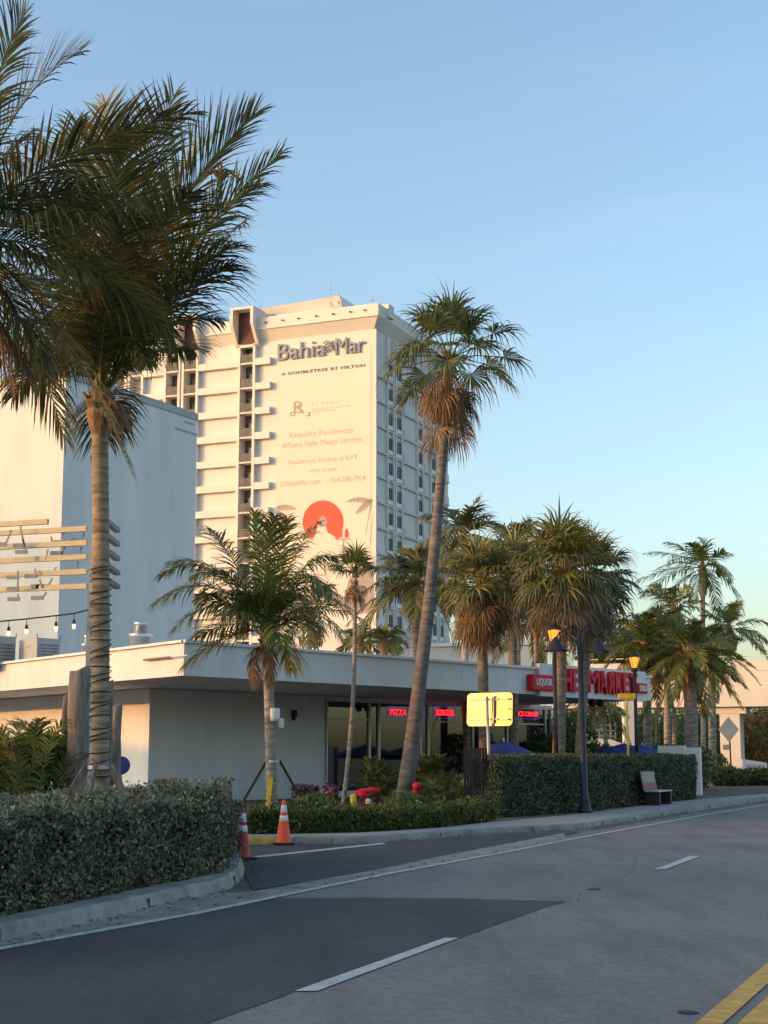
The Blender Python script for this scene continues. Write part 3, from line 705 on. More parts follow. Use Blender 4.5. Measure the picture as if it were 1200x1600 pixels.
# printed picture: flat inks a few millimetres proud of the sheet
def ink(name, pts, m, d):
    mb = MB(); q = [hit(x, y, H0, nF)+nF*d for x, y in pts]; mb.extrude(q, nF*.006); return mb.build(name, m, ban)
ink('sun_disc', [(505+32*math.cos(t), 816+34*math.sin(t)) for t in [R(a) for a in range(150, 396, 8)]]+[(530,842),(480,842)], M['coral'], .037)
ink('figure', [(497,820),(503,824),(509,820),(512,832),(523,838),(530,850),(533,872),(535,900),(470,900),(475,870),(482,850),(492,838)], M['banner'], .046)
ink('figure', [(505+6.2*math.cos(t), 815+8.5*math.sin(t)) for t in [R(a) for a in range(0, 360, 24)]], M['taupe'], .054)
ink('bottle', [(528,840),(528,830),(530,828),(533,828),(535,830),(535,840)], M['coral'], .046)
ink('bottle', [(539,840),(539,831),(541,826),(543,826),(545,831),(545,840)], M['coral'], .046)
ink('table', [(524,842),(548,841),(548,843),(538,844),(537,870),(535,870),(536,844),(524,844)], M['taupe'], .046)
def inkfrond(x0, y0, x1, y1, ln, sag=8, n=15):
    # one drooping frond: a stalk with leaflets hanging from it
    pt = lambda t: (x0+(x1-x0)*t, y0+(y1-y0)*t-sag*math.sin(math.pi*t*.8))
    up = [pt(i/n) for i in range(n+1)]; lo = []
    for i in range(n+1):
        t = i/n; x, y = pt(t); l = ln*math.sin(math.pi*min(1, t*.85+.15))**.8; k = 1 if i % 2 else .45
        lo.append((x+(x1-x0)*.12*k, y+1.0+l*k))
    ink('palm_silhouette', up+lo[::-1], M['taupe'], .046)
for a in ((582,781,542,788,9), (582,779,556,806,16), (581,781,572,838,12), (583,800,579,850,9), (431,792,463,800,10), (431,797,455,822,18), (431,800,444,846,16), (431,815,436,868,10)): inkfrond(*a)
ink('dune', [(583,881),(560,884),(545,905),(538,935),(536,962),(583,957)], M['taupe'], .0385)
ink('dune', [(432,972),(440,950),(455,930),(470,925),(480,945),(492,962),(480,968)], M['taupe'], .0385)
ink('water_band', [(432,981),(432,972),(500,966),(583,959),(583,972)], M['slab'], .048)

# ------------------------------------------------------------------ plain block on the left
c = at(84, 1178, 95); c.z = 0; vR = V((math.sin(R(27.9)), math.cos(R(27.9)), 0)); vL = V((-vR.y, vR.x, 0))
lb = thing('white_block', c, 'windowless pale stucco building rising behind the store roof at the left', 'building')
zt = at(86, 580, 95).z; q = hit(305, 800, c, V((vR.y, -vR.x, 0))); LR = (q-c).dot(vR)
mb = MB(); mb.prism([c.xy, (c+vR*LR).xy, (c+vR*LR+vL*40).xy, (c+vL*40).xy], 0, zt); mb.build('wall', M['slab'], lb)
mb = MB()
for a, b, n_ in ((c, c+vR*LR, V((vR.y, -vR.x, 0))), (c+vL*40, c, -vR)):
    d = (b-a).normalized(); mb.box((a+b)/2+V((0, 0, zt-.15))+n_*.04, (b-a).length+.1, .07, .5, d, V((-d.y, d.x, 0)))
mb.build('coping', M['acgrey'], lb)
mb = MB()
q = hit(291, 674, c, V((vR.y, -vR.x, 0))); mb.box(q, 2.6, .08, .14, vR)
for x0 in (296,): mb.box(hit(x0, 661, c, V((vR.y, -vR.x, 0)))+V((0, 0, 0)), 1.2, .1, .12, vR)
mb.build('vent', M['acgrey'], lb)

# ------------------------------------------------------------------ the store
RD = V((.62, .785, 0)).normalized()
A = at(288, 1000, 40); ZT = A.z; ZS = at(288, 1055.5, 40).z; A = V((A.x, A.y, 0))
B = G(837, 1042.7, ZT); B.z = 0; E = G(1003, 1093.5, ZS); E.z = 0
RD = (B-A).normalized(); nRD = V((RD.y, -RD.x, 0)); E = A+RD*((E-A).dot(RD)+.8)
C = G(0, 1035.5, ZT); C.z = 0; LD = (C-A).normalized(); nLD = V((-LD.y, LD.x, 0)); C = A+LD*24
print('store', A, B, E, C, ZT, ZS, 'RD', RD, 'LD', LD, 'fh', fh, fh2, 'ZC', ZC, 'SE', SE)
store = thing('corner_store', A, 'low white corner store with a deep flat canopy and dark shop windows', 'store')
mb = MB(); E2 = E+LD*15
ins = lambda P, Q: P
mb.prism([(A+RD*.12+LD*.12).xy, (E-RD*.12+LD*.12).xy, (E2-RD*.12).xy, (C+RD*.12).xy], ZS+.02, ZT-.10); mb.build('roof', M['soffit'], store)
fa = MB(); hz = (ZS+ZT-.06)/2; hh = ZT-.06-ZS
th = .10
fa.box((A+E)/2+V((0, 0, hz))+nRD*(-th/2), (E-A).length, th, hh, RD)
fa.box((A+C)/2+V((0, 0, hz))+LD*.03+nLD*(-th/2), (C-A).length-.2, th, hh-.004, LD)
fa.box((E+E2)/2+V((0, 0, hz)), 15, th, hh-.006, LD); fa.build('fascia', M['fascia'], store)
cap = MB()
cap.box((A+E)/2+V((0, 0, ZT-.03))+nRD*.0, (E-A).length+.1, .2, .075, RD); cap.box((A+C)/2+V((0, 0, ZT-.032)), (C-A).length+.02, .2, .07, LD); cap.build('roof_edge', M['stucco'], store)
Lf = (E-A).length
k = 2.44
while k < Lf-1:
    jn = MB(); jn.box(A+RD*k+nRD*.003+V((0, 0, hz)), .018, .012, hh-.02, RD); k += 2.44
    jn.build('fascia_joint', M['soffit'], store)
# body walls
W0 = at(232, 1178, 48); W0.z = 0
tW = lambda px: (hit(px, 1178, W0, nRD)-W0).dot(RD)
t508, t862 = tW(508), tW(862); back = 9
wm = MB()
wm.box(W0+RD*(t508/2)+V((0, 0, ZS/2))-nRD*.1, t508, .2, ZS, RD)
wm.box(W0+LD*8+V((0, 0, ZS/2-.001))-nLD*.1-RD*0+LD*.1, 15.8, .2, ZS-.002, LD)
wm.box(W0+RD*t508-nRD*1.5+V((0, 0, ZS/2-.002))-RD*.1, .2, 2.6, ZS-.01, RD)
wm.build('wall', M['stucco'], store)
im = MB()
ic = W0+RD*((t508+t862)/2)-nRD*6; im.box(ic+V((0, 0, ZS/2)), t862-t508+.4, .1, ZS-.02, RD)
im.box(W0+RD*(t862+.1)-nRD*3.1+V((0, 0, ZS/2)), .15, 5.6, ZS-.03, RD)
im.box(W0+RD*((t508+t862)/2)-nRD*3+V((0, 0, .13)), t862-t508, 5.7, .05, RD)
im.build('interior_wall', M['interior'], store)
fx = MB()
for k in range(7):
    t_ = t508+1.5+k*(t862-t508-3)/6
    fx.box(W0+RD*t_-nRD*(2.2+(k % 3)*1.0)+V((0, 0, .65)), 1.1, .7, 1.3, RD); fx.box(W0+RD*(t_+.5)-nRD*(4.6)+V((0, 0, 1.0)), .8, .5, 2.0, RD)
fx.build('shelving', M['interior'], store)
# glazing between x=508 and x=862, mullions as in the photo
mull = [508.5, 576, 591, 656, 668, 727, 738, 792, 800, 852, 861]
ZW0, ZW1, ZTR = .25, ZS-.12, G(508, 1123, 2.7).z
ZTR = (hit(508, 1123, W0, nRD)).z
zh = ZW1
head = MB(); head.box(W0+RD*((t508+t862)/2)+V((0, 0, ZS-.06))-nRD*.05, t862-t508, .22, .13, RD); head.box(W0+RD*((t508+t862)/2)+V((0, 0, .17))-nRD*.05, t862-t508, .22, .16, RD)
head.build('window_head', M['soffit'], store)
for i in range(len(mull)-1):
    a, b = tW(mull[i]), tW(mull[i+1]); mid = (a+b)/2; f = MB(); wd = b-a
    for s in (a+.03, b-.035): f.box(W0+RD*s+V((0, 0, (ZW0+zh)/2)), .055, .12, zh-ZW0, RD)
    if wd > .9: f.box(W0+RD*mid+V((0, 0, ZTR)), wd-.12, .10, .06, RD)
    f.box(W0+RD*mid+V((0, 0, zh-.03)), wd-.12, .10, .055, RD); f.box(W0+RD*mid+V((0, 0, ZW0+.03)), wd-.12, .10, .055, RD)
    fo = f.build('shop_window', M['alu'], store)
    gm = MB(); gm.box(W0+RD*mid-nRD*.01+V((0, 0, (ZW0+zh)/2)), wd-.1, .02, zh-ZW0-.05, RD); gm.build('pane', M['shop'], fo)
# wall lamp
wl = MB(); q = hit(457, 1115, W0, nRD)+nRD*.09; wl.box(q, .16, .14, .24, RD); wl.box(q-V((0, 0, .17))-nRD*.02, .08, .1, .12, RD); wl.build('wall_lamp', M['dalu'], store, bevel=.01)
# neon signs just inside the glass
def neon(px0, px1, yb, hpx, s, label):
    a = hit(px0, yb, W0, nRD); b = hit(px1, yb, W0, nRD); h = hit(px0, yb-hpx, W0, nRD).z-a.z
    r = thing('neon_sign', (a+b)/2-nRD*.1, label, 'neon sign', 'neon signs in the shop windows'); z = min(a.z, b.z)
    O = V((a.x, a.y, z))+nRD*.03; wd = (b-a).to_2d().length
    text('lettering', s, M['neonr'], r, O, RD, UPZ, wd, h, .03, .02)
    bd = MB(); pts = [O+RD*x+UPZ*y for x, y in ((-.12, -.1), (wd+.12, -.1), (wd+.12, h+.1), (-.12, h+.1), (-.12, -.1))]
    for i in range(4): bd.tube([pts[i], pts[i+1]], .010, 6)
    bd.build('border', M['neonb'], r); return r
neon(608, 634, 1117, 9, 'PIZZA', 'red neon PIZZA sign left of the leaning fan palm trunk')
neon(655, 660, 1115, 9, 'S', 'short piece of red neon just right of the leaning fan palm trunk')
neon(680, 708, 1118, 10, 'BURGERS', 'red neon BURGERS sign left of the bright road sign')
neon(808, 839, 1119, 8, 'ICE CREAM', 'red neon ICE CREAM sign right of the bright road sign')
# the raised sign panel with letters
sp0, sp1 = (hit(837, 1060, A, nRD)-A).dot(RD), (hit(1003, 1060, A, nRD)-A).dot(RD); zsp = hit(843, 1037, A, nRD).z
ms = thing('store_sign', A+RD*((sp0+sp1)/2)+V((0, 0, ZS)), 'long white panel with big red letters reading THE MARKET on the canopy', 'sign')
mb = MB(); zb_ = ZS-.06; mb.box(A+RD*((sp0+sp1)/2)+nRD*.09+V((0, 0, (zb_+zsp)/2)), sp1-sp0, .16, zsp-zb_, RD); mb.build('sign_panel', M['fascia'], ms, bevel=.01)
def sgn(px0, px1, yt, yb, s, m, parent, d=.175, ext=.16, bold=.03, mirror=False, name='letter'):
    Pn = A+nRD*d; a = hit(px0, (yt+yb)/2, Pn, nRD); b = hit(px1, (yt+yb)/2, Pn, nRD); z1 = hit(px0, yt, Pn, nRD).z; z0 = hit(px0, yb, Pn, nRD).z
    return text(name, s, m, parent, V((a.x, a.y, z0)), RD, UPZ, (b-a).to_2d().length, z1-z0, ext, bold, mirror)
xs = [(864.5,875,'T'),(877,888,'H'),(890,900,'E'),(915,931,'M'),(932.5,943.5,'A'),(945,954.5,'R'),(956.5,967,'K'),(969,977.5,'E'),(980,991,'T')]
for x0, x1, ch in xs:
    yt = 1043+(x0-864)*.073; yb = 1079+(x0-864)*.062
    sgn(x0, x1, yt, yb, ch, M['red'], ms, bold=0 if ch in 'MA' else .035, mirror=(ch == 'R'))
def boxsign(px0, px1, yt, yb, s, label):
    Pn = A+nRD*.30; a = hit(px0, yb, Pn, nRD); b = hit(px1, yb, Pn, nRD); z1 = hit(px0, yt, Pn, nRD).z; z0 = hit(px0, yb, Pn, nRD).z; wd = (b-a).to_2d().length
    r = thing('box_sign', V((a.x, a.y, z0)), label, 'sign', 'red box signs beside the store name')
    c = V(((a.x+b.x)/2, (a.y+b.y)/2, (z0+z1)/2))-nRD*.14; mb = MB(); mb.box(c, wd, .26, z1-z0, RD); mb.build('sign_box', M['red'], r, bevel=.03)
    text('lettering', s, M['white'], r, V((a.x, a.y, z0))+RD*wd*.14+V((0, 0, (z1-z0)*.24))-nRD*.01, RD, UPZ, wd*.72, (z1-z0)*.52, .02, .03)
boxsign(834, 868, 1053, 1078, 'LIQUOR', 'red box sign reading LIQUOR at the left end of the store sign')
boxsign(998, 1013, 1067, 1083, 'DELI', 'red box sign reading DELI at the right end of the store sign')
# patio posts under the open end of the canopy
for t_ in (sp1+.1,):
    mb = MB(); mb.box(A+RD*t_-nRD*6+V((0, 0, ZS/2+.05)), .25, .25, ZS-.1, RD); mb.build('canopy_post', M['stucco'], store)
# canopy speaker lamps
for px in (925, 937):
    q = hit(px, 1098, A-nRD*1.0, nRD); mb = MB(); mb.tube([q, q+V((0, 0, ZS-q.z+.02))], .02, 6); mb.lathe(q-V((0, 0, .14)), [(.01, 0), (.12, .02), (.14, .14), (.09, .24), (.02, .26)], 12)
    mb.build('canopy_lamp', M['dalu'], store, True)
# a thin light fixture on the left fascia
fl = thing('fascia_lamp', hit(245, 1029, A+nLD*.1, nLD), 'thin brown linear lamp fixed on the sunlit left fascia', 'lamp')
q = worldloc(fl); mb = MB(); mb.box(q, 1.5, .07, .055, LD); mb.build('lamp_bar', M['wood'], fl, bevel=.01); mb = MB(); mb.box(q-LD*1.2, 1.0, .03, .03, LD); mb.build('conduit', M['alu'], fl)

# roof equipment
def roofpt(px, py, Y): p = at(px, py, Y); return p
def vent(px0, px1, ytop, Y, label):
    a = at(px0, ytop, Y); b = at(px1, ytop, Y); r_ = (b.x-a.x)/2; c = V(((a.x+b.x)/2, Y, ZT-.15)); h = a.z-c.z
    r = thing('roof_vent', c, label, 'roof vent', 'steel vents on the store roof'); mb = MB()
    mb.lathe(c, [(r_*.95, 0), (r_*.95, h*.62), (r_*1.05, h*.62), (r_*1.05, h*.70), (r_*.62, h*.72)], 24); mb.build('drum', M['vsteel'], r, True)
    mb = MB(); mb.lathe(c+V((0, 0, h*.72)), [(r_*.6, 0), (r_*.6, h*.2), (r_*.66, h*.2), (r_*.62, h*.28), (r_*.1, h*.3)], 24); mb.build('cap', M['vsteel'], r, True)
vent(203, 238, 972, 47, 'shiny round steel vent on the roof, right of the tall palm trunk')
vent(128, 146, 993, 48, 'small steel vent half hidden behind the tall palm trunk')
def acunit(px0, px1, px2, yt, Y, label):
    a = at(px0, yt, Y); b = at(px1, yt, Y); c_ = at(px2, yt, Y); wd = (b.x-a.x)/max(.2, -LD.x)
    r = thing('air_conditioner', V((b.x, Y, ZT-.2)), label, 'air conditioner', 'air conditioners on the store roof'); h = a.z-ZT+.2; P = V((b.x, Y, ZT-.2))
    dr = c_.x-b.x; dp = dr/RD.x; mb = MB(); mb.prism([P.xy, (P+RD*dp).xy, (P+RD*dp+LD*wd).xy, (P+LD*wd).xy], ZT-.2, ZT-.2+h); mb.build('cabinet', M['acgrey'], r, bevel=.015)
    mb = MB()
    for k in range(6): mb.box(P+RD*dp/2+nRD*.015+V((0, 0, .2+k*h*.11)), dp*.84, .02, .03, RD)
    mb.build('louvre', M['rail'], r)
    mb = MB(); mb.box(P+LD*wd*.5+nLD*.012+V((0, 0, h*.75)), wd*.25, .015, .06, LD); mb.build('badge', M['alu'], r)
    mb = MB()
    for pp in (P, P+RD*dp): mb.tube([pp+V((0, 0, h-.02)), pp+V((0, 0, h+.12))], .015, 5)
    mb.build('corner_post', M['dalu'], r)
acunit(17, 58, 87, 996, 49, 'grey cabinet air conditioner on the roof under the string lights')
acunit(-40, -20, 15, 992, 49.5, 'grey cabinet air conditioner at the far left on the store roof')

# ------------------------------------------------------------------ slatted frame with post and string lights
Yp = 33
pp = at(137.5, 1178, Yp); pp.z = 0
tr = thing('slatted_screen', pp, 'cream horizontal slatted screen on a tall grey post beside the tall palm', 'screen')
mb = MB(); zt_ = at(140, 816, Yp).z; zm = at(140, 925, Yp).z; mb.box(pp+V((0, 0, zm/2)), .19, .19, zm, V((1, 0, 0))); mb.build('post', M['greypost'], tr)
mb = MB(); mb.box(pp+V((-.0, 0, (zm+zt_)/2)), .10, .17, zt_-zm, V((1, 0, 0))); mb.build('upper_post', M['timber'], tr)
SLD = V((-.86, .30, 0)).normalized()          # slats run left and away
for i, (yl, yr, xe) in enumerate(((823, 808, 75), (841, 822, 138), (863, 844, 138), (884, 866, 138), (905, 889, 138), (928, 912, 138))):
    e = at(xe, yr+5, Yp); n_ = V((-SLD.y, SLD.x, 0)); Ps = pp+SLD*0
    if xe < 100: e = hit(xe, yr+7, pp, n_)
    else: e = hit(xe-2, yr+4, pp, n_)
    z = e.z
    mb = MB(); mb.box(V((e.x, e.y, z))+SLD*2.6, 5.2, .09, .115, SLD); mb.build('slat', M['timber'], tr)
for i, y in enumerate((822, 844, 867, 890, 912)):
    q = at(175, y, Yp+.6); mb = MB(); mb.box(q, .13, 1.4, .1, V((1, 0, 0))); mb.build('rafter_end', M['rail'], tr)
random.seed(3)
for (x, y0, y1, dx) in ((18,828,848,-10),(32,822,850,6),(36,842,860,5),(80,838,848,2),(97,820,845,4),(98,862,870,-6),(106,846,862,-10),(131,832,842,-2),(127,855,867,-3),(122,878,888,-2),(88,886,893,-7),(75,858,870,-3),(28,892,900,0),(55,888,898,1),(62,905,914,4),(82,903,914,-8),(28,906,918,0),(72,925,932,-6),(28,928,934,1)):
    a = at(x, y0, Yp+.35); b = at(x+dx, y1+4, Yp+.35); br = MB(); br.beam(a, b, .03, .035)
    br.box(b+V((-.12, .05, .03)), .28, .015, .09, V((1, 0, 0))); br.build('bracket', M['acgrey'], tr)
sl_ = thing('string_lights', at(136, 955, Yp-.2), 'hanging string of warm bulbs tied to the slatted screen post', 'string lights')
cat = [(-40,978),(0,971),(14,969.5),(42,967),(87,962),(116,958.5),(138,953)]
mb = MB(); mb.tube([at(x, y, Yp-.2) for x, y in cat], .016, 6); mb.build('cable', M['dalu'], sl_)
for x, y in ((14,970),(42,967),(88,962.5),(116,959)):
    q = at(x, y, Yp-.2); mb = MB(); mb.tube([q, q-V((0, 0, .12))], .008, 5); mb.lathe(q-V((0, 0, .22)), [(.032, 0), (.035, .06), (.02, .1)], 10); so_ = mb.build('socket', M['dalu'], sl_, True)
    mb = MB(); mb.lathe(q-V((0, 0, .33)), [(.005, 0), (.03, .02), (.038, .06), (.026, .11)], 10); mb.build('bulb', M['bulb'], so_, True)

# ------------------------------------------------------------------ the palms
Y1 = 21.0
b1 = at(157, 1178, Y1); b1 = V((b1.x, b1.y, .12)); t1 = at(156, 660, Y1)
def W(px, py, Y): return at(px, py, Y)
ex = [
 (W(235,330,20.6), W(398,178,20.2), dict(grav=.12, nl=117, ll=1.25, leaf='lcocod')),
 (W(200,330,20.4), W(272,150,20.0), dict(grav=.2, nl=80, ll=1.1, leaf='lcocod')),
 (W(262,370,20.8), W(402,292,20.6), dict(grav=.3, nl=76, ll=1.0, leaf='lcocod')),
 (W(180,340,20.2), W(165,160,20.0), dict(grav=.25, nl=76, ll=1.05, leaf='lcocod')),
 (W(240,420,20.0), W(372,385,19.7), dict(grav=.4, nl=70, ll=.95, leaf='lcocod')),
 (W(140,420,21.4), W(30,300,21.8), dict(grav=.35, nl=70, ll=1.0, leaf='lcocod')),
 (W(120,430,21.8), W(-10,430,22.2), dict(grav=.45, nl=70, ll=1.0, leaf='lcocod')),
 (W(255,400,20.0), W(440,238,19.6), dict(grav=.25, nl=86, ll=0.91, leaf='lcoco')),
 (W(215,300,22.0), W(345,205,22.6), dict(grav=.25, nl=86, ll=1.04, leaf='lcoco')),
 (W(285,420,21.5), W(385,345,22.0), dict(grav=.5, nl=77, ll=1.04, leaf='lcocod')),
 (W(270,440,20.2), W(362,415,19.8), dict(grav=.45, nl=77, ll=0.98, leaf='lcocod')),
 (W(260,480,21.0), W(338,500,21.3), dict(grav=.4, nl=71, ll=0.85, leaf='lcocod')),
 (W(150,330,20.0), W(205,215,19.4), dict(grav=.3, nl=86, ll=1.17, leaf='lcocod')),
 (W(120,360,21.8), W(120,190,22.2), dict(grav=.35, nl=86, ll=1.04, leaf='lcoco')),
 (W(80,430,22.0), W(-60,360,22.6), dict(grav=.4, nl=77, ll=1.17, leaf='lcocod')),
 (W(90,470,22.2), W(-20,560,22.9), dict(grav=.6, nl=86, ll=1.04, leaf='lcocod')),
 (W(95,500,22.6), W(20,620,23.2), dict(grav=.7, nl=86, ll=0.98, leaf='lcocod')),
 (W(110,480,22.0), W(75,590,22.5), dict(grav=.7, nl=77, ll=0.78, leaf='lcocod')),
 (W(225,510,20.6), W(228,570,20.3), dict(grav=.7, nl=55, ll=0.55, leaf='lcoco')),
 (W(220,360,19.5), W(300,300,18.6), dict(grav=.5, nl=77, ll=1.10, leaf='lcocod')),
 (W(160,380,19.0), W(215,330,18.0), dict(grav=.6, nl=77, ll=1.17, leaf='lcocod')),
 (W(120,400,19.4), W(80,300,18.4), dict(grav=.6, nl=77, ll=1.17, leaf='lcocod')),
]
big = coconut('tall coconut palm with wire-wrapped ringed trunk in front of the slatted screen', b1, t1, .132, .115, 13, 2.9, bend=(.03, 0), nl=77, ll=0.98, lw=.032, leaf='lcocod',
        explicit=ex, dead=0, droop=.45, seed=11, barkm='barkc', el=(78, -12), grav=.45, skip=lambda az, f: (f > .35 and math.cos(az) > -.1) or (f > .3 and math.sin(az) < .2))
for (p1_, p2_) in ((W(186,600,20.9), W(203,668,20.8)), (W(192,610,21.2), W(190,660,21.3)), (W(178,615,20.7), W(186,672,20.6))):
    mb = MB(); frond_mesh(mb, t1+V((.1, 0, .1)), p1_, p2_, 22, .32, .05, .9); mb.build('dead_frond', M['ldead'], big)
for k in range(16):      # hanging brown strings and flower stalks under the crown
    a = W(150+random.uniform(-95, 110), random.uniform(330, 480), 21+random.uniform(-1, 1)); mb = MB()
    mb.tube([a, a+V((random.uniform(-.2, .2), 0, -.35)), a+V((random.uniform(-.35, .35), 0, -.9))], [.014, .01, .004], 4); mb.build('dried_stalk', M['ldeadg'], big)
mb = MB(); fo = W(345,285,19.7)
for k in range(26):
    a = random.uniform(-1.2, 1.4); mb.tube([fo, fo+V((math.sin(a)*.12, random.uniform(-.1, .1), .16)), fo+V((math.sin(a)*.3, random.uniform(-.2, .2), .28*math.cos(a)-.05))], [.012, .01, .006], 4)
mb.build('flower_stalk', M['boot'], big)
# wire wound round the trunk
wr = thing('trunk_wire', b1+V((0, 0, 1.2)), 'dark wire wound in rings round the tall palm trunk', 'wire')
mb = MB(); pts = []
z0_, z1_ = at(157, 1225, Y1).z, at(157, 880, Y1).z; turns = 26
for i in range(turns*14):
    t = i/(turns*14); a = 2*math.pi*i/14; z = z0_+(z1_-z0_)*t+.03*math.sin(i*.31)+.02*math.sin(i*.117); ax = b1.lerp(V(t1), (z-.12)/(t1.z-.12))+V((.03*math.sin(math.pi*z/t1.z), 0, 0))
    pts.append(V((ax.x+.145*math.cos(a), ax.y+.145*math.sin(a), z)))
mb.tube(pts, .007, 4); mb.build('wire', M['dalu'], wr)
# timber braces for the palm
def braces(cx, cy, z_at, spread, feet, label, group, w_=.09, m='wood', rk=.17, z0=.12):
    r = thing('tree_brace', (cx, cy, z0), label, 'tree brace', group)
    for a in feet:
        d = V((math.cos(a), math.sin(a), 0)); mb = MB(); mb.beam(V((cx, cy, z_at))+d*rk, V((cx, cy, z0-.05))+d*spread, w_, w_*.5, up=V((-d.y, d.x, 0))); mb.build('strut', M[m], r)
    mb = MB(); mb.lathe((cx, cy, z_at-.05), [(rk+.01, 0), (rk+.01, .05)], 16); mb.build('strap', M['galv'], r)
braces(b1.x, b1.y, at(157, 1196, Y1).z, 1.0, (R(-100), R(200), R(-25)), 'three timber struts propping the tall palm behind the near hedge', 'timber braces under the palms')

# neighbour palm, trunk beyond the left edge of the photo and nearer the viewer
Yn = 17.0
b0 = V((-5.0, Yn, .12)); t0_ = W(-95, 415, Yn); t0_ = V((-4.9, Yn, t0_.z))
ex = [
 (W(60,230,Yn-.5), W(300,175,Yn-.8), dict(grav=.25, nl=84, ll=1.0)),
 (W(20,130,Yn+.1), W(125,82,Yn+.4), dict(grav=.15, nl=70, ll=.85)),
 (W(-20,120,Yn-.5), W(40,20,Yn-.5), dict(grav=.2, nl=66, ll=.8)),
 (W(20,270,Yn+1.1), W(110,215,Yn+1.5), dict(grav=.4, nl=64, ll=.85)),
 (W(0,340,Yn-.9), W(150,340,Yn-1.2), dict(grav=.6, nl=70, ll=.95)),
 (W(20,380,Yn-.4), W(130,430,Yn-.8), dict(grav=.6, nl=70, ll=.95)),
 (W(0,440,Yn), W(70,560,Yn-.2), dict(grav=.8, nl=70, ll=.95)),
 (W(-20,480,Yn+.4), W(20,600,Yn+.5), dict(grav=.9, nl=64, ll=.7, leaf='ldeadg')),
 (W(-10,500,Yn), W(50,590,Yn-.2), dict(grav=.9, nl=64, ll=.6, leaf='ldeadg')),
]
coconut('coconut palm whose fronds reach in from the upper left', b0, t0_, .13, .105, 14, 2.7, nl=60, ll=.9, lw=.030, leaf='lcocod', explicit=ex, dead=2, seed=5, droop=.5, grav=.5)

# palm with stakes by the blank wall
Y2 = 36.0; b2 = V((at(427, 1178, Y2).x, Y2, .12)); t2 = W(418, 1010, Y2)
ex = [
 (W(320,840,36.8), W(250,900,37.2), dict(grav=.6, nl=57, ll=.85, leaf='lcoco')),
 (W(460,885,36.5), W(530,930,36.8), dict(grav=.8, nl=50, ll=.8, leaf='lcocod')),
 (W(410,860,35.0), W(430,805,34.4), dict(grav=.5, nl=52, ll=.8, leaf='lcoco')),
 (W(330,870,35.5), W(238,945,35.0), dict(grav=.7, nl=57, ll=0.98, leaf='lcoco')),
 (W(345,855,36.2), W(262,880,36.5), dict(grav=.5, nl=52, ll=0.78, leaf='lcoco')),
 (W(350,905,35.2), W(268,985,34.8), dict(grav=.8, nl=57, ll=0.91, leaf='lcoco')),
 (W(370,870,35.0), W(300,900,34.4), dict(grav=.8, nl=57, ll=0.91, leaf='lcocod')),
 (W(365,860,36.6), W(325,825,37.2), dict(grav=.6, nl=52, ll=0.91, leaf='lcocod')),
 (W(405,870,36.2), W(398,800,36.4), dict(grav=.4, nl=52, ll=0.78, leaf='lyel')),
 (W(430,880,35.6), W(450,812,35.2), dict(grav=.5, nl=52, ll=0.91, leaf='lcoco')),
 (W(470,860,36.0), W(520,870,36.0), dict(grav=.9, nl=57, ll=0.91, leaf='lcoco')),
 (W(480,850,35.2), W(510,930,34.8), dict(grav=.9, nl=57, ll=0.85, leaf='lcoco')),
 (W(455,850,36.8), W(500,815,37.3), dict(grav=.9, nl=46, ll=0.65, leaf='lcocod')),
]
coconut('staked coconut palm beside the blank store wall and the orange cones', b2, t2, .13, .115, 13, 2.2, nl=46, ll=0.85, lw=.04, explicit=ex, dead=2, seed=21, droop=.4, wind=(-.3, 0, 0), grav=.55, el=(78, 2))
braces(b2.x, b2.y, W(420, 1188, Y2).z, .95, (R(175), R(5), R(95)), 'dark poles propping the staked palm by the blank wall', 'timber braces under the palms', .06, 'fence', .14)
ys = thing('marking_stake', (b2.x-.12, b2.y-.25, .12), 'yellow flat strap stake leaning on the staked palm', 'stake')
mb = MB(); mb.beam(V((b2.x-.04, b2.y-.16, W(425, 1215, Y2).z)), V((b2.x-.13, b2.y-.3, .1)), .11, .03, up=V((0, 1, 0))); mb.build('stake_board', M['yellow'], ys)
mb = MB(); mb.lathe((b2.x, b2.y, W(420, 1127, Y2).z), [(.135, 0), (.14, .1), (.14, .25), (.13, .3)], 12)
pbx = thing('trunk_box', (b2.x, b2.y, 2), 'small pale socket box strapped on the staked palm trunk', 'socket box'); mb.build('band', M['white'], pbx, True)
mb = MB(); mb.box(V((b2.x+.19, b2.y-.05, W(420, 1130, Y2).z)), .12, .12, .22); mb.build('box', M['acgrey'], pbx, bevel=.01)

# small palms behind the roof
b3 = V((at(500, 1178, 66).x, 66, .1)); coconut('small curved coconut palm seen over the store roof against the banner', b3, W(485, 975, 66), .15, .12, 18, 2.9, bend=(-.25, 0), nl=26, ll=.8, lw=.06, leaf='lcocod', seed=31, droop=.6, dead=3, grav=.7)
b4 = V((at(536, 1178, 42).x, 42, .12))
fanpalm('slender thin-stemmed fan palm in front of the shop windows', b4, W(554, 905, 42), .06, .055, 16, .45, .55, bend=(.12, 0), ns=16, leaf='lfan', nd=12, skirt=.7, seed=41, name='thatch_palm', group=None, bark='bark', el=(80, 5), grav=.4, swell=1.1)
# tall leaning washingtonia
Y5 = 41; b5 = V((at(629, 1178, Y5).x, Y5, .12)); t5 = W(702, 572, Y5)
fanpalm('tall leaning fan palm with a brown skirt rising above all the other palms', b5, t5, .215, .125, 17, 1.05, 1.2, bend=(.12, 0), ns=30, nd=44, skirt=2.5, seed=52, grav=.7, bark='barkg', el=(88, -10), swell=1.15,
        tips=((1, -.2, .75, 1.35), (1, .2, .25, 1.5), (.95, -.3, -.25, 1.3), (-1, 0, .25, 1.1), (-1, -.3, -.1, 1.3), (-.9, .3, -.5, 1.2), (.5, -.2, 1, 1.1), (-.4, -.2, 1, 1.0), (.05, -.3, 1, 1.1)), ddroop=(-35, -85), wind=0)
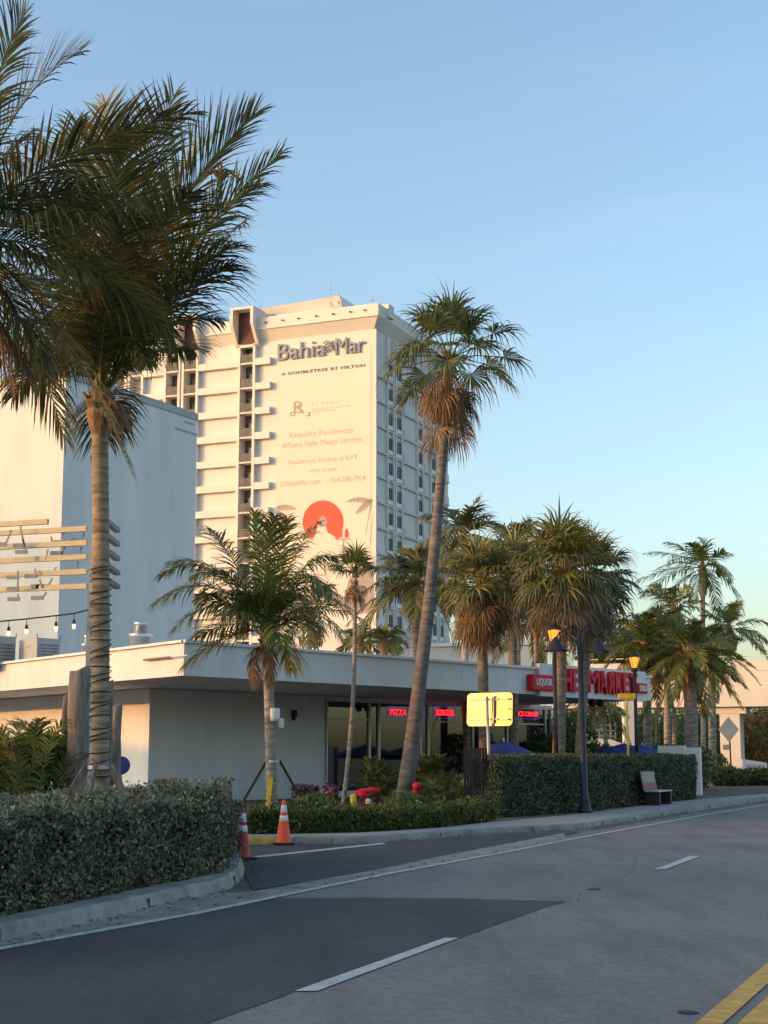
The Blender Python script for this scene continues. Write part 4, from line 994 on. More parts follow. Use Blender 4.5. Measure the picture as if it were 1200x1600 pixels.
# coconut palms between tower and sign
def qc(label, px, pyt, Y, nf, L, seed, wind=(0, 0, 0), leaf='lcoco', dead=2, nl=34, ll=.95, el=(75, -30), droop=.5, r=.15, name='coconut_palm', dx=0, dead_=None, grav=.5):
    b = V((at(px+dx, 1178, Y).x, Y, .1)); return coconut(label, b, W(px, pyt, Y), r, r*.85, nf, L, nl=nl, ll=ll, lw=.08, leaf=leaf, seed=seed, wind=wind, dead=dead, el=el, droop=droop, grav=grav)
qc('upright coconut palm just right of the leaning palm trunk beside the tower', 724, 852, 60, 17, 2.6, 61, nl=30, leaf='lcocod', dx=6)
qc('coconut palm with low wide fronds crossing the hotel side wall', 648, 925, 52, 14, 2.3, 62, wind=(-.35, 0, -.1), leaf='lcocod', droop=.5, dead=4)
qc('pale coconut palm rising between the upright palm and the shaggy palms', 808, 880, 64, 16, 2.7, 63, leaf='lcoco', nl=30, dead=4)
qc('tall slim coconut palm standing highest over the far right trees', 1098, 898, 112, 18, 4.6, 64, wind=(-.45, 0, 0), nl=34, ll=1.2, r=.2, leaf='lcoco')
qc('short coconut palm below and left of the tall slim far palm', 1053, 962, 95, 16, 3.3, 65, nl=28, ll=.9, leaf='lcoco', wind=(-.1, 0, 0))
qc('coconut palm at the far right above the footbridge', 1140, 992, 96, 16, 3.2, 66, nl=28, ll=.9, leaf='lcoco')
qc('low palm tuft showing over the roof left of the leaning trunk', 563, 1020, 70, 12, 1.5, 67, nl=20, ll=.6, leaf='lyel', dead=0, el=(80, 10))
qc('second low palm tuft over the roof close to the leaning trunk', 600, 1018, 68, 12, 1.5, 68, nl=20, ll=.6, leaf='lyel', dead=0, el=(80, 10))
qc('palm with yellow fronds glimpsed left of the lantern over the sign', 838, 990, 72, 12, 2.6, 69, leaf='lyel', dead=0)
# sabal palms
def qs(label, px, pyt, Y, nf, pet, Rf, seed, nd, skirt, r=.2, dx=0, ns=24, deadm='ldead', leaf='lsabal', el=(85, -25)):
    b = V((at(px+dx, 1178, Y).x, Y, .1))
    return fanpalm(label, b, W(px, pyt, Y), r, r*.9, nf, pet, Rf, ns=ns, leaf=leaf, nd=nd, skirt=skirt, seed=seed, name='cabbage_palm', group='cabbage palms along the road', deadm=deadm, el=el, swell=1.1, grav=.6, ddroop=(-5, -80))
qs('shaggy cabbage palm with brown skirt directly above the bright road sign', 752, 925, 46, 36, .85, 1.12, 71, 66, 1.9, r=.17, dx=6)
qs('grey-brown cabbage palm between the two larger shaggy palms', 800, 905, 52, 28, .8, 1.1, 74, 40, 1.8, r=.17, dx=3, deadm='ldeadg')
qs('large cabbage palm whose trunk crosses the red store sign', 878, 905, 44, 40, .95, 1.15, 72, 66, 1.9, r=.19, dx=-8, deadm='ldeadg')
qs('drooping cabbage palm over the double street lamp', 922, 915, 47, 38, .85, 1.15, 73, 60, 2.0, r=.15, dx=-23, deadm='ldeadg')
# date palms at the right
def date(label, px, pyt, Y, seed, L=3.1, nf=26, r=.26, dx=0):
    b = V((at(px+dx, 1178, Y).x, Y, .1)); return coconut(label, b, W(px, pyt, Y), r, r*.9, nf, L*.88, nl=44, ll=.62, lw=.055, leaf='lcoco', seed=seed, dead=5, el=(80, -40), droop=.45, name='date_palm', group='date palms beyond the hedge', grav=.3)
date('dark date palm just right of the DELI sign', 1008, 1028, 66, 81, L=2.9, r=.2, dx=6)
date('thick-trunked dark date palm left of the bridge column', 1078, 1050, 64, 82, L=3.2, r=.3, dx=2)
date('dark date palm behind and between the other two', 1042, 1010, 76, 83, L=3.0, r=.18)
date('far date palm with fronds spread before the footbridge', 1112, 1035, 74, 84, L=2.6, nf=18, r=.2)
clump_tree('leafy_tree', 'dark broadleaf tree behind the date palms', at(985, 1178, 98).xy.to_3d(), 10.4, 3.2, 9000, M['ltree'], .26, group='broadleaf trees', seed=5)
clump_tree('leafy_tree', 'green broadleaf tree just right of the drooping cabbage palm', at(1025, 1178, 101).xy.to_3d(), 10.0, 3.0, 8000, M['ltree'], .26, group='broadleaf trees', seed=6)

# ------------------------------------------------------------------ hedges and planting
hp = [kf[i] for i in range(0, len(kf))]
fr = offs(kf, -.55)
near = [fr[1]+(fr[1]-fr[2]).normalized()*2.2]+fr[1:7]
tip = [G(366, 1362), G(352, 1338)]
poly = [near[0]]+[p for p in fr[1:5]]+[G(345,1384), G(357,1368), G(360,1350)]
bl = poly[-1]+V((-.5, 1.3, 0)); poly += [bl, bl+V((-1.3, .1, 0))]+[p+V((-1.55, .35, 0)) for p in (fr[3], fr[1])]+[near[0]+V((-1.6, .35, 0))]
poly = [V((p.x, p.y, 0)) for p in poly]
hg = hedge('hedge', poly, .95, 'loose grey-green hedge in the near left corner behind the kerb', M['lhedge'], 90000, .060, .032, ragged=.03)
P = []
for (px, pyt, n) in ((345,1215,260),(333,1222,260),(318,1228,200),(300,1232,220),(262,1220,200),(280,1226,200),(240,1240,160),(130,1238,120),(75,1238,160),(60,1244,120),(10,1240,140),(200,1244,100)):
    q = W(px, pyt, 19.4 if px > 200 else 16.5+px*.012); hgt = q.z-.85
    t = rng.random(n); P.append(np.stack([q.x+rng.normal(0, .05, n)+.03*np.sin(t*9), q.y+rng.normal(0, .12, n), 0.85+t*hgt], 1))
rand_leaves('shoots', np.concatenate(P), .06, .032, M['lhedge'], hg, up=1.0)
# far clipped hedge along the pavement
f0, f1, f2 = G(779, 1277, .12), G(900, 1268.5, .12), G(1089, 1247, .12)
dh = (f2-f1).normalized(); nh = V((-dh.y, dh.x, 0)); poly = [f0, f1, f2, f2+nh*1.3, f1+nh*1.3, f0+nh*1.3+dh*2.5]
hedge('hedge', [V((p.x, p.y, 0)) for p in poly], 1.53, 'long clipped box hedge along the far pavement', M['lhedge2'], 60000, .075, .045)
# bed of ground cover in front of the store
fe = gp([(388,1302),(461,1301),(560,1299),(610,1297),(690,1291),(762,1283)], .12); bk_ = [p+V((.1, 1.3, 0)) for p in fe]
hedge('ground_cover', [V((p.x, p.y, 0)) for p in fe+bk_[::-1]], .36, 'low green ground cover edging the store planting bed', M['lbed'], 26000, .10, .045, cat='ground cover', inset=.08, ragged=.05)
# taller leafy border behind it with a few flowers
P = []
g2 = gp([(395,1290),(470,1290),(560,1288),(650,1282),(740,1272)], .12)
for i in range(len(g2)-1):
    n = 2600; t = rng.random(n)[:, None]; a = np.array(g2[i]); b = np.array(g2[i+1]); q = a*(1-t)+b*t; q[:, 1] += rng.uniform(-1.2, 1.6, n); q[:, 2] = .12+rng.random(n)**.8*(.42+.18*np.sin(q[:, 0]*3)); P.append(q)
bd = tag(rand_leaves('leafy_border', np.concatenate(P), .16, .05, M['lbed'], None, up=1.2), 'loose green border plants between ground cover and store wall', 'plants', kind='stuff')
def bush(name, label, c, n, rad, h, m, L, Wd, group=None, flowers=None, fn=0, cat='shrub'):
    r = thing(name, c, label, cat, group); t = rng.random(n); a = rng.random(n)*6.283; rr = rad*np.sqrt(rng.random(n))*(.6+.4*np.sin(t*3))
    P = np.stack([c[0]+rr*np.cos(a), c[1]+rr*np.sin(a), c[2]+t*h], 1); rand_leaves('leaves', P, L, Wd, m, r, up=1.0)
    mb = MB()
    for k in range(7): a_ = k*.9; mb.tube([V(c), V(c)+V((math.cos(a_)*rad*.6, math.sin(a_)*rad*.6, h*.8))], [.012, .005], 4)
    mb.build('stems', M['barkd'], r)
    if flowers:
        a = rng.random(fn)*6.283; rr = rad*np.sqrt(rng.random(fn)); P = np.stack([c[0]+rr*np.cos(a), c[1]+rr*np.sin(a), c[2]+h*rng.uniform(.8, 1.1, fn)], 1)
        rand_leaves('flowers', P, .09, .08, flowers, r)
    return r
for px, lab in ((468, 'lilac flowering shrub nearest the staked palm'), (487, 'lilac flowering shrub at the corner of the blank wall'), (517, 'lilac flowering shrub at the foot of the first shop window')):
    q = at(px, 1178, 41); bush('flowering_shrub', lab, (q.x, q.y, .12), 500, .22, .62, M['lbed'], .09, .04, 'lilac flowering shrubs by the wall', M['petal'], 110)
q = at(512, 1178, 40.5); bush('flowering_shrub', 'small plant with a single pink bloom before the lilac shrubs', (q.x, q.y, .12), 140, .12, .55, M['lbed'], .08, .04, None, M['pink'], 26)
for px, py, lab in ((490, 1270, 'yellow-green variegated plant nearest the upright orange cone'), (503, 1272, 'yellow-green variegated plant left of the red pipework'), (618, 1268, 'yellow-green variegated plant right of the red pipework')):
    q = at(px, 1178, 36.5); bush('variegated_plant', lab, (q.x, q.y, .12), 240, .16, .55, M['lyel'], .2, .045, 'yellow-green plants in the bed')
def arch(name, label, px, Y, nf, L, m, nl=16, ll=.3, lw=.03, h0=.2, seed=1, group='arching palms in the bed', el=(80, 10), cat='palm shrub'):
    random.seed(seed); q = at(px, 1178, Y); r = thing(name, (q.x, q.y, .12), label, cat, group); O = V((q.x, q.y, .12+h0))
    mb = MB(); mb.lathe((q.x, q.y, .1), [(.12, 0), (.1, h0), (.03, h0+.1)], 8); mb.build('stem', M['barkd'], r)
    for k in range(nf):
        az = k*2.4; e = R(random.uniform(*el)); d = V((math.cos(az)*math.cos(e), math.sin(az)*math.cos(e), math.sin(e))); l = L*random.uniform(.75, 1.1); mb = MB()
        frond_mesh(mb, O, O+d*l*.6, O+d*l+V((0, 0, -.35*l)), nl, ll, lw, .2, rr=.012); mb.build('frond', M[m], r)
arch('sago_palm', 'large arching sago plant right of the red standpipe', 690, 41, 22, 1.35, 'lsabal', 30, .35, seed=91)
arch('sago_palm', 'small arching sago plant left of the dark fence panel', 722, 40.5, 14, .9, 'lsabal', 22, .28, seed=92)
arch('sago_palm', 'arching plant with broad dark fronds at the leaning palm foot', 602, 43, 14, 1.1, 'lcocod', 20, .35, .05, seed=93)
arch('sago_palm', 'arching plant by the second window mullion', 585, 44, 12, 1.5, 'lcocod', 14, .4, .09, .3, 94, el=(85, 40))
arch('sago_palm', 'arching plant just right of the leaning palm trunk', 655, 43, 14, 1.2, 'lcoco', 20, .3, .05, seed=95)
arch('sago_palm', 'tall-leaved plant under the BURGERS sign', 672, 46, 16, 1.7, 'lcocod', 18, .4, .08, .3, 96, el=(85, 35))
# tall dark shrub behind the near hedge at left
q = at(45, 1178, 27)
random.seed(12)
bt = thing('clumping_palm', (q.x, q.y, .12), 'dense dark clumping palm left of the big timber posts', 'palm shrub')
for k in range(60):
    c = V((q.x+random.uniform(-1.1, .55), q.y+random.uniform(-.8, .8), .12)); h_ = random.uniform(.6, 2.0); a = random.uniform(0, 6.28); d = V((math.cos(a)*.5, math.sin(a)*.5, 0)); mb = MB()
    frond_mesh(mb, c, c+V((0, 0, h_))+d*.3, c+V((0, 0, h_+.15))+d*1.3, 26, .42, .035, .5, rr=.015); mb.build('frond', M['lcocod' if h_ < 1.5 else 'lyel' if k % 3 == 0 else 'lcoco'], bt)
n = 9000; P = np.stack([q.x+rng.uniform(-1.6, .62, n), q.y+rng.uniform(-.2, 1.2, n), .12+rng.random(n)*1.75+rng.normal(0, .08, n)], 1); rand_leaves('inner_leaves', P, .14, .06, M['ltree'], bt)
q = at(268, 1178, 24); bush('feathery_shrub', 'small feathery dark shrub poking above the near hedge', (q.x, q.y, .12), 2600, .42, 1.1, M['lsabal'], .10, .02)
q = at(355, 1178, 33); bush('leafy_shrub', 'low dark shrub at the foot of the blank wall behind the hedge end', (q.x, q.y, .12), 1500, .45, .5, M['lbed'], .1, .04)

# fallen leaves and grit in the gutters
P = []
for line, sd, n in ((kf, 1, 260), (kr[1:12], 1, 420), (gp([(0,1480),(300,1425),(600,1365),(880,1312)]), 0, 160)):
    for i in range(len(line)-1):
        a, b = np.array(line[i]), np.array(line[i+1]); l = np.linalg.norm(b-a); m_ = int(n*min(l, 12)/22)+1; t = rng.random((m_, 1)); q = a*(1-t)+b*t
        d = (b-a)/(l+1e-6); q += np.array((d[1], -d[0], 0))*rng.exponential(.10, (m_, 1))*(1 if sd else rng.choice([-1, 1], (m_, 1))); q[:, 2] = .024; P.append(q)
P = np.concatenate(P); n = len(P); a_ = rng.random(n)*6.283; s_ = rng.uniform(.012, .04, n)
tag(leafmesh('leaf_litter', P, np.stack([np.cos(a_)*s_, np.sin(a_)*s_, 0*s_], 1), np.stack([-np.sin(a_)*s_*.45, np.cos(a_)*s_*.45, s_*.25], 1), M['ldead'], None), 'dry fallen leaves and grit along the gutters', 'leaf litter', kind='stuff')
# ------------------------------------------------------------------ timber posts, blue disc
def pile(px0, px1, yt, Y, label):
    a = at(px0, yt, Y); b = at(px1, yt, Y); c = V(((a.x+b.x)/2, Y, .1)); r_ = (b.x-a.x)/2; mb = MB(); h = a.z-.1
    mb.tube([c+V((.01*math.sin(i*1.7), 0, h*i/8)) for i in range(9)]+[c+V((0, 0, h+.015))], [r_*(1+.02*math.sin(i*2.1)) for i in range(9)]+[r_*.93], 20)
    o = mb.build('timber_post', M['wood'], None, True); return tag(o, label, 'post', 'weathered timber posts behind the tall palm')
pile(108, 142, 1049, 27, 'thickest and tallest weathered timber post')
pile(98, 109, 1087, 27.6, 'thin weathered timber post left of the thickest post')
pile(166, 178, 1066, 27.4, 'pale timber post peeking out right of the palm trunk')
pile(176, 191, 1103, 28, 'short weathered timber post beside the blue disc')
bdq = at(189, 1196, 29); d = thing('round_sign', bdq, 'round blue disc sign partly hidden by the short timber post', 'sign')
mb = MB(); mb.tube([bdq, bdq+V((0, .03, 0))], .17, 28); mb.build('disc', M['blue'], d, bevel=.008)
mb = MB(); mb.tube([V((bdq.x, bdq.y+.05, .1)), V((bdq.x, bdq.y+.05, bdq.z))], .025, 8); mb.build('post', M['galv'], d)

# ------------------------------------------------------------------ traffic cones
def cone(c, tilt, label, m):
    r = thing('traffic_cone', c, label, 'traffic cone', 'orange traffic cones on the driveway'); c = V(c)
    mb = MB(); mb.box(c+V((0, 0, .02)), .37, .37, .04, V((math.cos(tilt), math.sin(tilt), 0))); mb.build('base', M['black'], r, bevel=.012)
    H = .74; R0 = .135; R1 = .028; f = lambda z: R0+(R1-R0)*(z/H)
    mb = MB(); mb.lathe(c+V((0, 0, .04)), [(f(0)+.015, 0), (f(.02), .02), (f(.36), .36), (f(.52), .52), (f(H), H), (f(H)*.8, H+.004), (f(H)*.75, H-.05)], 24); mb.build('body', m, r, True)
    for z0, z1 in ((.37, .47), (.52, .65)):
        mb = MB(); mb.lathe(c+V((0, 0, .04)), [(f(z0)+.001, z0), (f(z0)+.004, z0+.002), (f(z1)+.004, z1-.002), (f(z1)+.001, z1)], 24); mb.build('reflective_band', M['refl'], r, True)
    return r
q = G(443, 1321); cone((q.x, q.y, .011), .15, 'clean bright orange traffic cone in front of the planting bed', M['orange'])
dirty = mat('dirty_cone_orange', (.60,.06,.03), .6, .4, 7, .1, col2=(.05,.02,.02))
q = G(378, 1344); r = cone((q.x, q.y, .011), .5, 'grubby traffic cone with a blackened lower half at the hedge end', dirty)

# ------------------------------------------------------------------ road sign seen from behind
Ys = 39.5
sp_ = G(766, 1270, .12); sp_ = V((sp_.x, sp_.y, .12)); Ys = sp_.y
rs = thing('road_sign', sp_, 'back of a rounded metal road sign glaring in the low sun', 'road sign')
topc = at(762, 1088, Ys); mb = MB(); mb.tube([sp_, V((topc.x-.02, Ys, topc.z))], .038, 10); mb.build('post', M['galv'], rs, True)
sn = V((-.56, -.83, 0)).normalized(); sn = (sn+V((0, 0, .06))).normalized(); su = V((-sn.y, sn.x, 0)).normalized()*1; su = V((0.83, -.56, 0)).normalized(); sup = su.cross(-sn).normalized()*1
if sup.z < 0: sup = -sup
cc = at(762.5, 1108, Ys+.06)-sn*.08
wd = (at(797, 1108, Ys).x-at(729, 1108, Ys).x)/su.x; ht = at(760, 1082, Ys).z-at(760, 1134, Ys).z
pts = []
rr = .11
for cx, cy, a0 in ((wd/2-rr, ht/2-rr, 0), (-wd/2+rr, ht/2-rr, 90), (-wd/2+rr, -ht/2+rr, 180), (wd/2-rr, -ht/2+rr, 270)):
    for k in range(6): a = R(a0+k*18); pts.append(cc+su*(cx+rr*math.cos(a))+sup*(cy+rr*math.sin(a)))
mb = MB(); mb.extrude(pts, -sn*.006); mb.build('sign_plate', M['sheet'], rs)
mb = MB()
for zz in (.3, -.3): mb.box(cc+sup*ht*zz+sn*.016, wd*.94, .025, .05, su, -sn)
mb.box(cc+su*.13+sn*.045, .06, .03, ht*.82, su, -sn); mb.build('bracket', M['galv'], rs)
mb = MB()
for a, b in ((.2, .3), (.2, -.3), (-.02, .3), (-.02, -.3), (.44, .3), (.44, -.32), (.44, 0)): mb.box(cc+su*wd*a+sup*ht*b+sn*.04, .03, .03, .03, su, -sn)
mb.build('bolt', M['dalu'], rs)

# ------------------------------------------------------------------ street furniture along the far pavement
fp = G(746, 1274, .12); fw = (at(766, 1178, fp.y).x-at(728, 1178, fp.y).x)
fn = thing('fence_panel', (fp.x, fp.y+.6, .12), 'dark brown slatted fence panel behind the road sign post', 'fence')
mb = MB(); zf = at(746, 1167, fp.y+.6).z
for k in range(8): mb.box(V((fp.x-fw/2+fw*(k+.5)/8, fp.y+.6, (zf+.1)/2)), fw/8-.012, .03, zf-.14)
mb.box(V((fp.x, fp.y+.64, .5)), fw, .04, .09); mb.box(V((fp.x, fp.y+.64, zf-.35)), fw, .04, .09); mb.build('slats', M['fence'], fn)
# double street lamp
lp = G(914, 1270, .12); Yl = lp.y
sl2 = thing('street_lamp', lp, 'dark double street lamp with two bell shades in front of the store sign', 'street lamp')
ztop = at(905, 985, Yl).z
topx = at(906, 1000, Yl).x; tp = V((topx, Yl, ztop)); mb = MB(); mb.tube([lp, lp.lerp(tp, .08), lp.lerp(tp, .09), tp], [.13, .12, .095, .07], 14); mb.build('pole', M['dalu'], sl2, True)
mb = MB(); mb.lathe(lp, [(.19, 0), (.19, .06), (.15, .12), (.13, .3)], 12); mb.build('base', M['dalu'], sl2, True)
za = at(905, 1012, Yl).z
for sx, px, m_ in ((-1, 868, 'dalu'), (1, 935, 'dalu')):
    q = V((at(px, 1015, Yl).x, Yl+.1*sx, za)); mb = MB()
    mb.tube([tp-V((0, 0, .12)), tp+V((sx*.18, 0, .14)), q+V((-sx*.1, 0, .38)), q+V((0, 0, .22))], .025, 8); mb.build('arm', M['dalu'], sl2, True)
    mb = MB(); mb.lathe(q-V((0, 0, .1)), [(.33, 0), (.34, .015), (.26, .06), (.17, .16), (.13, .26), (.06, .34), (.02, .38)], 20); sh = mb.build('shade', M['dalu'], sl2, True)
    mb = MB(); mb.lathe(q-V((0, 0, .13)), [(.02, 0), (.16, .03), (.2, .05)], 16); mb.build('lens', M['refl'], sh, True)
def lantern(px, pyb, pyl, Y, label, s=1.0, px2=None):
    b = at(px, 1178, Y); b = V((b.x, Y, .12)); r = thing('lantern_post', b, label, 'street lamp', 'lantern posts glowing orange'); z = at(px, pyl, Y).z
    mb = MB(); mb.tube([b, V((b.x, Y, z-.32*s))], [.075, .055], 12); mb.build('pole', M['dalu'], r, True)
    mb = MB(); mb.lathe((b.x, Y, z-.36*s), [(.06*s, 0), (.11*s, .03*s), (.12*s, .12*s), (.1*s, .15*s)], 10); mb.build('collar', M['dalu'], r, True)
    mb = MB(); mb.lathe((b.x, Y, z-.2*s), [(.09*s, 0), (.17*s, .30*s), (.17*s, .34*s), (.02*s, .36*s)], 8); mb.build('glass', M['lantern'], r)
    mb = MB(); mb.lathe((b.x, Y, z+.165*s), [(.2*s, 0), (.17*s, .06*s), (.08*s, .14*s), (.02*s, .24*s)], 8); mb.build('cap', M['dalu'], r)
    mb = MB()
    for k in range(4):
        a = R(45+k*90); d = V((math.cos(a), math.sin(a), 0)); mb.tube([V((b.x, Y, z-.2*s))+d*.095*s, V((b.x, Y, z+.15*s))+d*.178*s], .012*s, 4)
    mb.build('frame', M['dalu'], r)
lantern(869, 0, 993, 43, 'glowing lantern post left of the double street lamp', 1.0)
lantern(995, 0, 1034, 53, 'glowing lantern post in front of the DELI sign', 1.0)
# yellow stop pole
yp = G(984, 1258, .12); r = thing('yellow_pole', yp, 'thin yellow pole with a small yellow plate beside the bench', 'sign pole')
zt2 = at(982, 1088, yp.y).z; mb = MB(); mb.tube([yp, V((yp.x-.02, yp.y, zt2))], .035, 10); mb.build('pole', M['yellow'], r, True)
a, b = at(966, 1088, yp.y), at(993, 1088, yp.y); mb = MB(); mb.box(V(((a.x+b.x)/2, yp.y, zt2)), b.x-a.x, .12, .17); mb.build('plate', M['yellow'], r, bevel=.02)
mb = MB()
for z in (1.15, 1.35, 2.3): mb.lathe((yp.x-.01, yp.y, z), [(.045, 0), (.045, .04)], 10)
mb.build('clamp', M['galv'], r)
# bench with advertising back
bdir = dh; bn = V((bdir.y, -bdir.x, 0)); bc = G(1008, 1257, .12)+bn*.7
r = thing('bench', bc, 'dark pavement bench with a printed advertising back', 'bench'); Bp = lambda s, d_, z: bc+bdir*s+bn*d_+V((0, 0, z))
mb = MB()
for k in range(4): mb.box(Bp(0, -.12-k*.105, .40), 1.7, .09, .04, bdir)
mb.build('seat', M['galv'], r, bevel=.006)
for s in (-.65, .65):
    mb = MB(); mb.box(Bp(s, -.28, .19), .14, .42, .38, bdir); mb.build('leg', M['dalu'], r, bevel=.02)
bw = MB(); bw.extrude([Bp(-.8, -.52, .42), Bp(-.8, -.62, .98), Bp(-.8, -.66, .98), Bp(-.8, -.56, .42)], bdir*1.6); bk2 = bw.build('backrest', M['dalu'], r)
for z0, z1, m_ in ((.64, .95, 'poster'), (.46, .62, 'posterred')):
    a0_, a1_ = -.52-.1*(z0-.42)/.56+.004, -.52-.1*(z1-.42)/.56+.004; mb = MB(); mb.extrude([Bp(-.72, a0_, z0), Bp(-.72, a1_, z1), Bp(-.72, a1_-.003, z1), Bp(-.72, a0_-.003, z0)], bdir*1.44); mb.build('poster', M[m_], bk2)
# red pipework and standpipe
q = W(565, 1272, 38); q.z = .12; r = thing('backflow_valve', q, 'red pipework with a yellow valve cap in the planting bed', 'pipework')
mb = MB(); mb.tube([q+V((-.22, 0, 0)), q+V((-.22, 0, .42)), q+V((-.1, 0, .55)), q+V((.25, 0, .62)), q+V((.45, 0, .58))], .065, 12); mb.tube([q+V((.1, 0, 0)), q+V((.1, 0, .5))], .06, 12); mb.lathe(q+V((.02, 0, .42)), [(.05, 0), (.13, .03), (.13, .12), (.05, .16)], 12); mb.build('pipe', M['red'], r, True)
mb = MB(); mb.lathe(q+V((-.2, -.14, .18)), [(.07, 0), (.08, .02), (.08, .3), (.05, .34)], 14); mb.build('cap', M['yellow'], r, True)
mb = MB(); mb.lathe(q+V((.16, -.14, .28)), [(.05, 0), (.06, .02), (.06, .1), (.03, .13)], 14); mb.build('gauge', M['white'], r, True)
q = W(651, 1262, 39); q.z = .12; r = thing('standpipe', q, 'upright red fire standpipe at the edge of the planting bed', 'standpipe')
mb = MB(); mb.lathe(q, [(.10, 0), (.10, .05), (.075, .07), (.075, .62), (.10, .64), (.10, .72), (.06, .78)], 14); mb.tube([q+V((-.09, 0, .55)), q+V((.09, 0, .55))], .045, 10); mb.build('pipe', M['red'], r, True)
mb = MB(); mb.tube([q+V((.09, 0, .55)), q+V((.12, 0, .55))], .05, 10); mb.tube([q+V((-.12, 0, .55)), q+V((-.09, 0, .55))], .05, 10); mb.build('outlet_cap', M['dred'], r, True)
# patio umbrellas
def umb(px, yt, Y, w_, label):
    q = at(px, yt, Y); b = V((q.x, Y, .12)); r = thing('patio_umbrella', b, label, 'umbrella', 'blue patio umbrellas'); mb = MB(); mb.tube([b, q], .03, 8); mb.build('pole', M['galv'], r)
    mb = MB(); n = 8; i0 = 0; h = .42; vs = [q]; ring1 = [q+V((math.cos(R(45*k+10))*w_*.5, math.sin(R(45*k+10))*w_*.5, -h*.42)) for k in range(n)]; ring2 = [q+V((math.cos(R(45*k+10))*w_, math.sin(R(45*k+10))*w_, -h)) for k in range(n)]; ring3 = [p-V((0, 0, .17)) for p in ring2]
    for k in range(n):
        j = (k+1) % n; mb.face([q, ring1[k], ring1[j]]); mb.face([ring1[k], ring2[k], ring2[j], ring1[j]]); mb.face([ring2[k], ring3[k], ring3[j], ring2[j]])
    mb.build('canopy', M['blue'], r)
    mb = MB(); mb.lathe(q, [(.03, 0), (.035, .05), (.01, .1)], 8); mb.build('finial', M['white'], r)
umb(975, 1161, 58, 1.35, 'blue patio umbrella between the double lamp and the yellow pole')
umb(1003, 1164, 60, 1.25, 'blue patio umbrella partly behind the right lantern post')
umb(787, 1158, 47, 1.1, 'dark blue patio umbrella just right of the road sign')
# white low wall at hedge end
a, b, c_ = G(1097, 1243, .12), G(1080, 1240, .12), at(1040, 1178, 62)
zw = at(1095, 1168, a.y).z
r = thing('low_wall', (a.x, a.y, .12), 'white stepped low wall rising behind the end of the clipped hedge', 'wall')
dW = V((-.9, .43, 0)).normalized(); mb = MB(); L1 = (a.x-at(1073, 1178, a.y).x)/.9
mb.box(a+dW*(L1/2)+V((0, 0, (zw-.12)/2)), L1, .22, zw-.12, dW); L2 = 1.0; mb.box(a+dW*(L1+L2/2+.002)+V((0, 0, (zw-.06)/2)), L2, .22, zw-.05, dW)
mb.build('wall_panel', M['white'], r, bevel=.01)
# pair of thin leaning palm trunks before the ramp; diamond sign
for (x0, x1, lab) in ((932, 925, 'left one of two thin leaning palms before the white ramp'), (948, 942, 'right one of two thin leaning palms before the white ramp')):
    qb = at(x0+4, 1178, 72); coconut(lab, V((qb.x, 72, .1)), W(x1, 1112, 72), .11, .1, 9, 1.6, nl=18, ll=.45, lw=.06, leaf='lcocod', seed=int(x0), dead=1, group='thin leaning palms before the ramp', grav=.5)
ds = at(1142, 1178, 76); ds = V((ds.x, 76, .1)); r = thing('diamond_sign', ds, 'grey back of a diamond road sign in front of the bridge column', 'road sign')
mb = MB(); zc_ = at(1140, 1140, 76).z; mb.tube([ds, V((ds.x-.05, 76, zc_+.5))], .04, 8); mb.build('post', M['dalu'], r)
mb = MB(); q = V((ds.x-.08, 75.93, zc_)); h_ = .62; mb.extrude([q+V((h_*.85, .1, 0)), q+V((0, 0, h_)), q+V((-h_*.85, -.1, 0)), q+V((0, 0, -h_))], V((0, -.01, 0))); mb.build('sign_plate', M['bridge'], r)
mb = MB(); mb.box(V((ds.x-.25, 75.9, zc_-.85)), .3, .03, .25); mb.build('small_plate', M['acgrey'], r)

# ------------------------------------------------------------------ footbridge and what is beyond
Yb = 88; zs_ = at(1140, 1104, Yb).z; zt3 = at(1200, 1022, Yb-6).z
BD = V((.93, -.36, 0)).normalized(); bn_ = V((BD.y, -BD.x, 0))
b0_ = at(1140, 1178, Yb); b0_.z = 0; BN = -V((-BD.y, BD.x, 0))
br = thing('footbridge', b0_, 'wide pale concrete footbridge spanning the road at the right', 'footbridge')
BP = lambda s, z, d_=0: b0_+BD*s+V((-BD.y, BD.x, 0))*d_+V((0, 0, z))
mb = MB(); mb.box(BP(10, (zs_+zs_+1.05)/2, 2.2), 52, 4.2, 1.05, BD); mb.build('deck', M['bridge'], br)
mb = MB(); L0 = 13
mb.box(BP(13.5, (zs_+1.06+zt3)/2, .45), 43, .3, zt3-zs_-1.06, BD)
for k in range(3): mb.box(BP(13.5, zs_+1.25+k*.8, .28), 43, .05, .05, BD)
mb.build('parapet', M['bridge'], br)
for s, lab in ((0, 1), (26, 2)):
    mb = MB(); mb.box(BP(s, zs_/2+.03, 1.2), 1.15, 1.4, zs_-.08, BD); mb.build('column', M['bridge'], br, bevel=.03)
    mb = MB(); mb.box(BP(s+.0, zs_-.22, 1.2), 1.9, 1.5, .35, BD); mb.build('column_head', M['bridge'], br, bevel=.02)
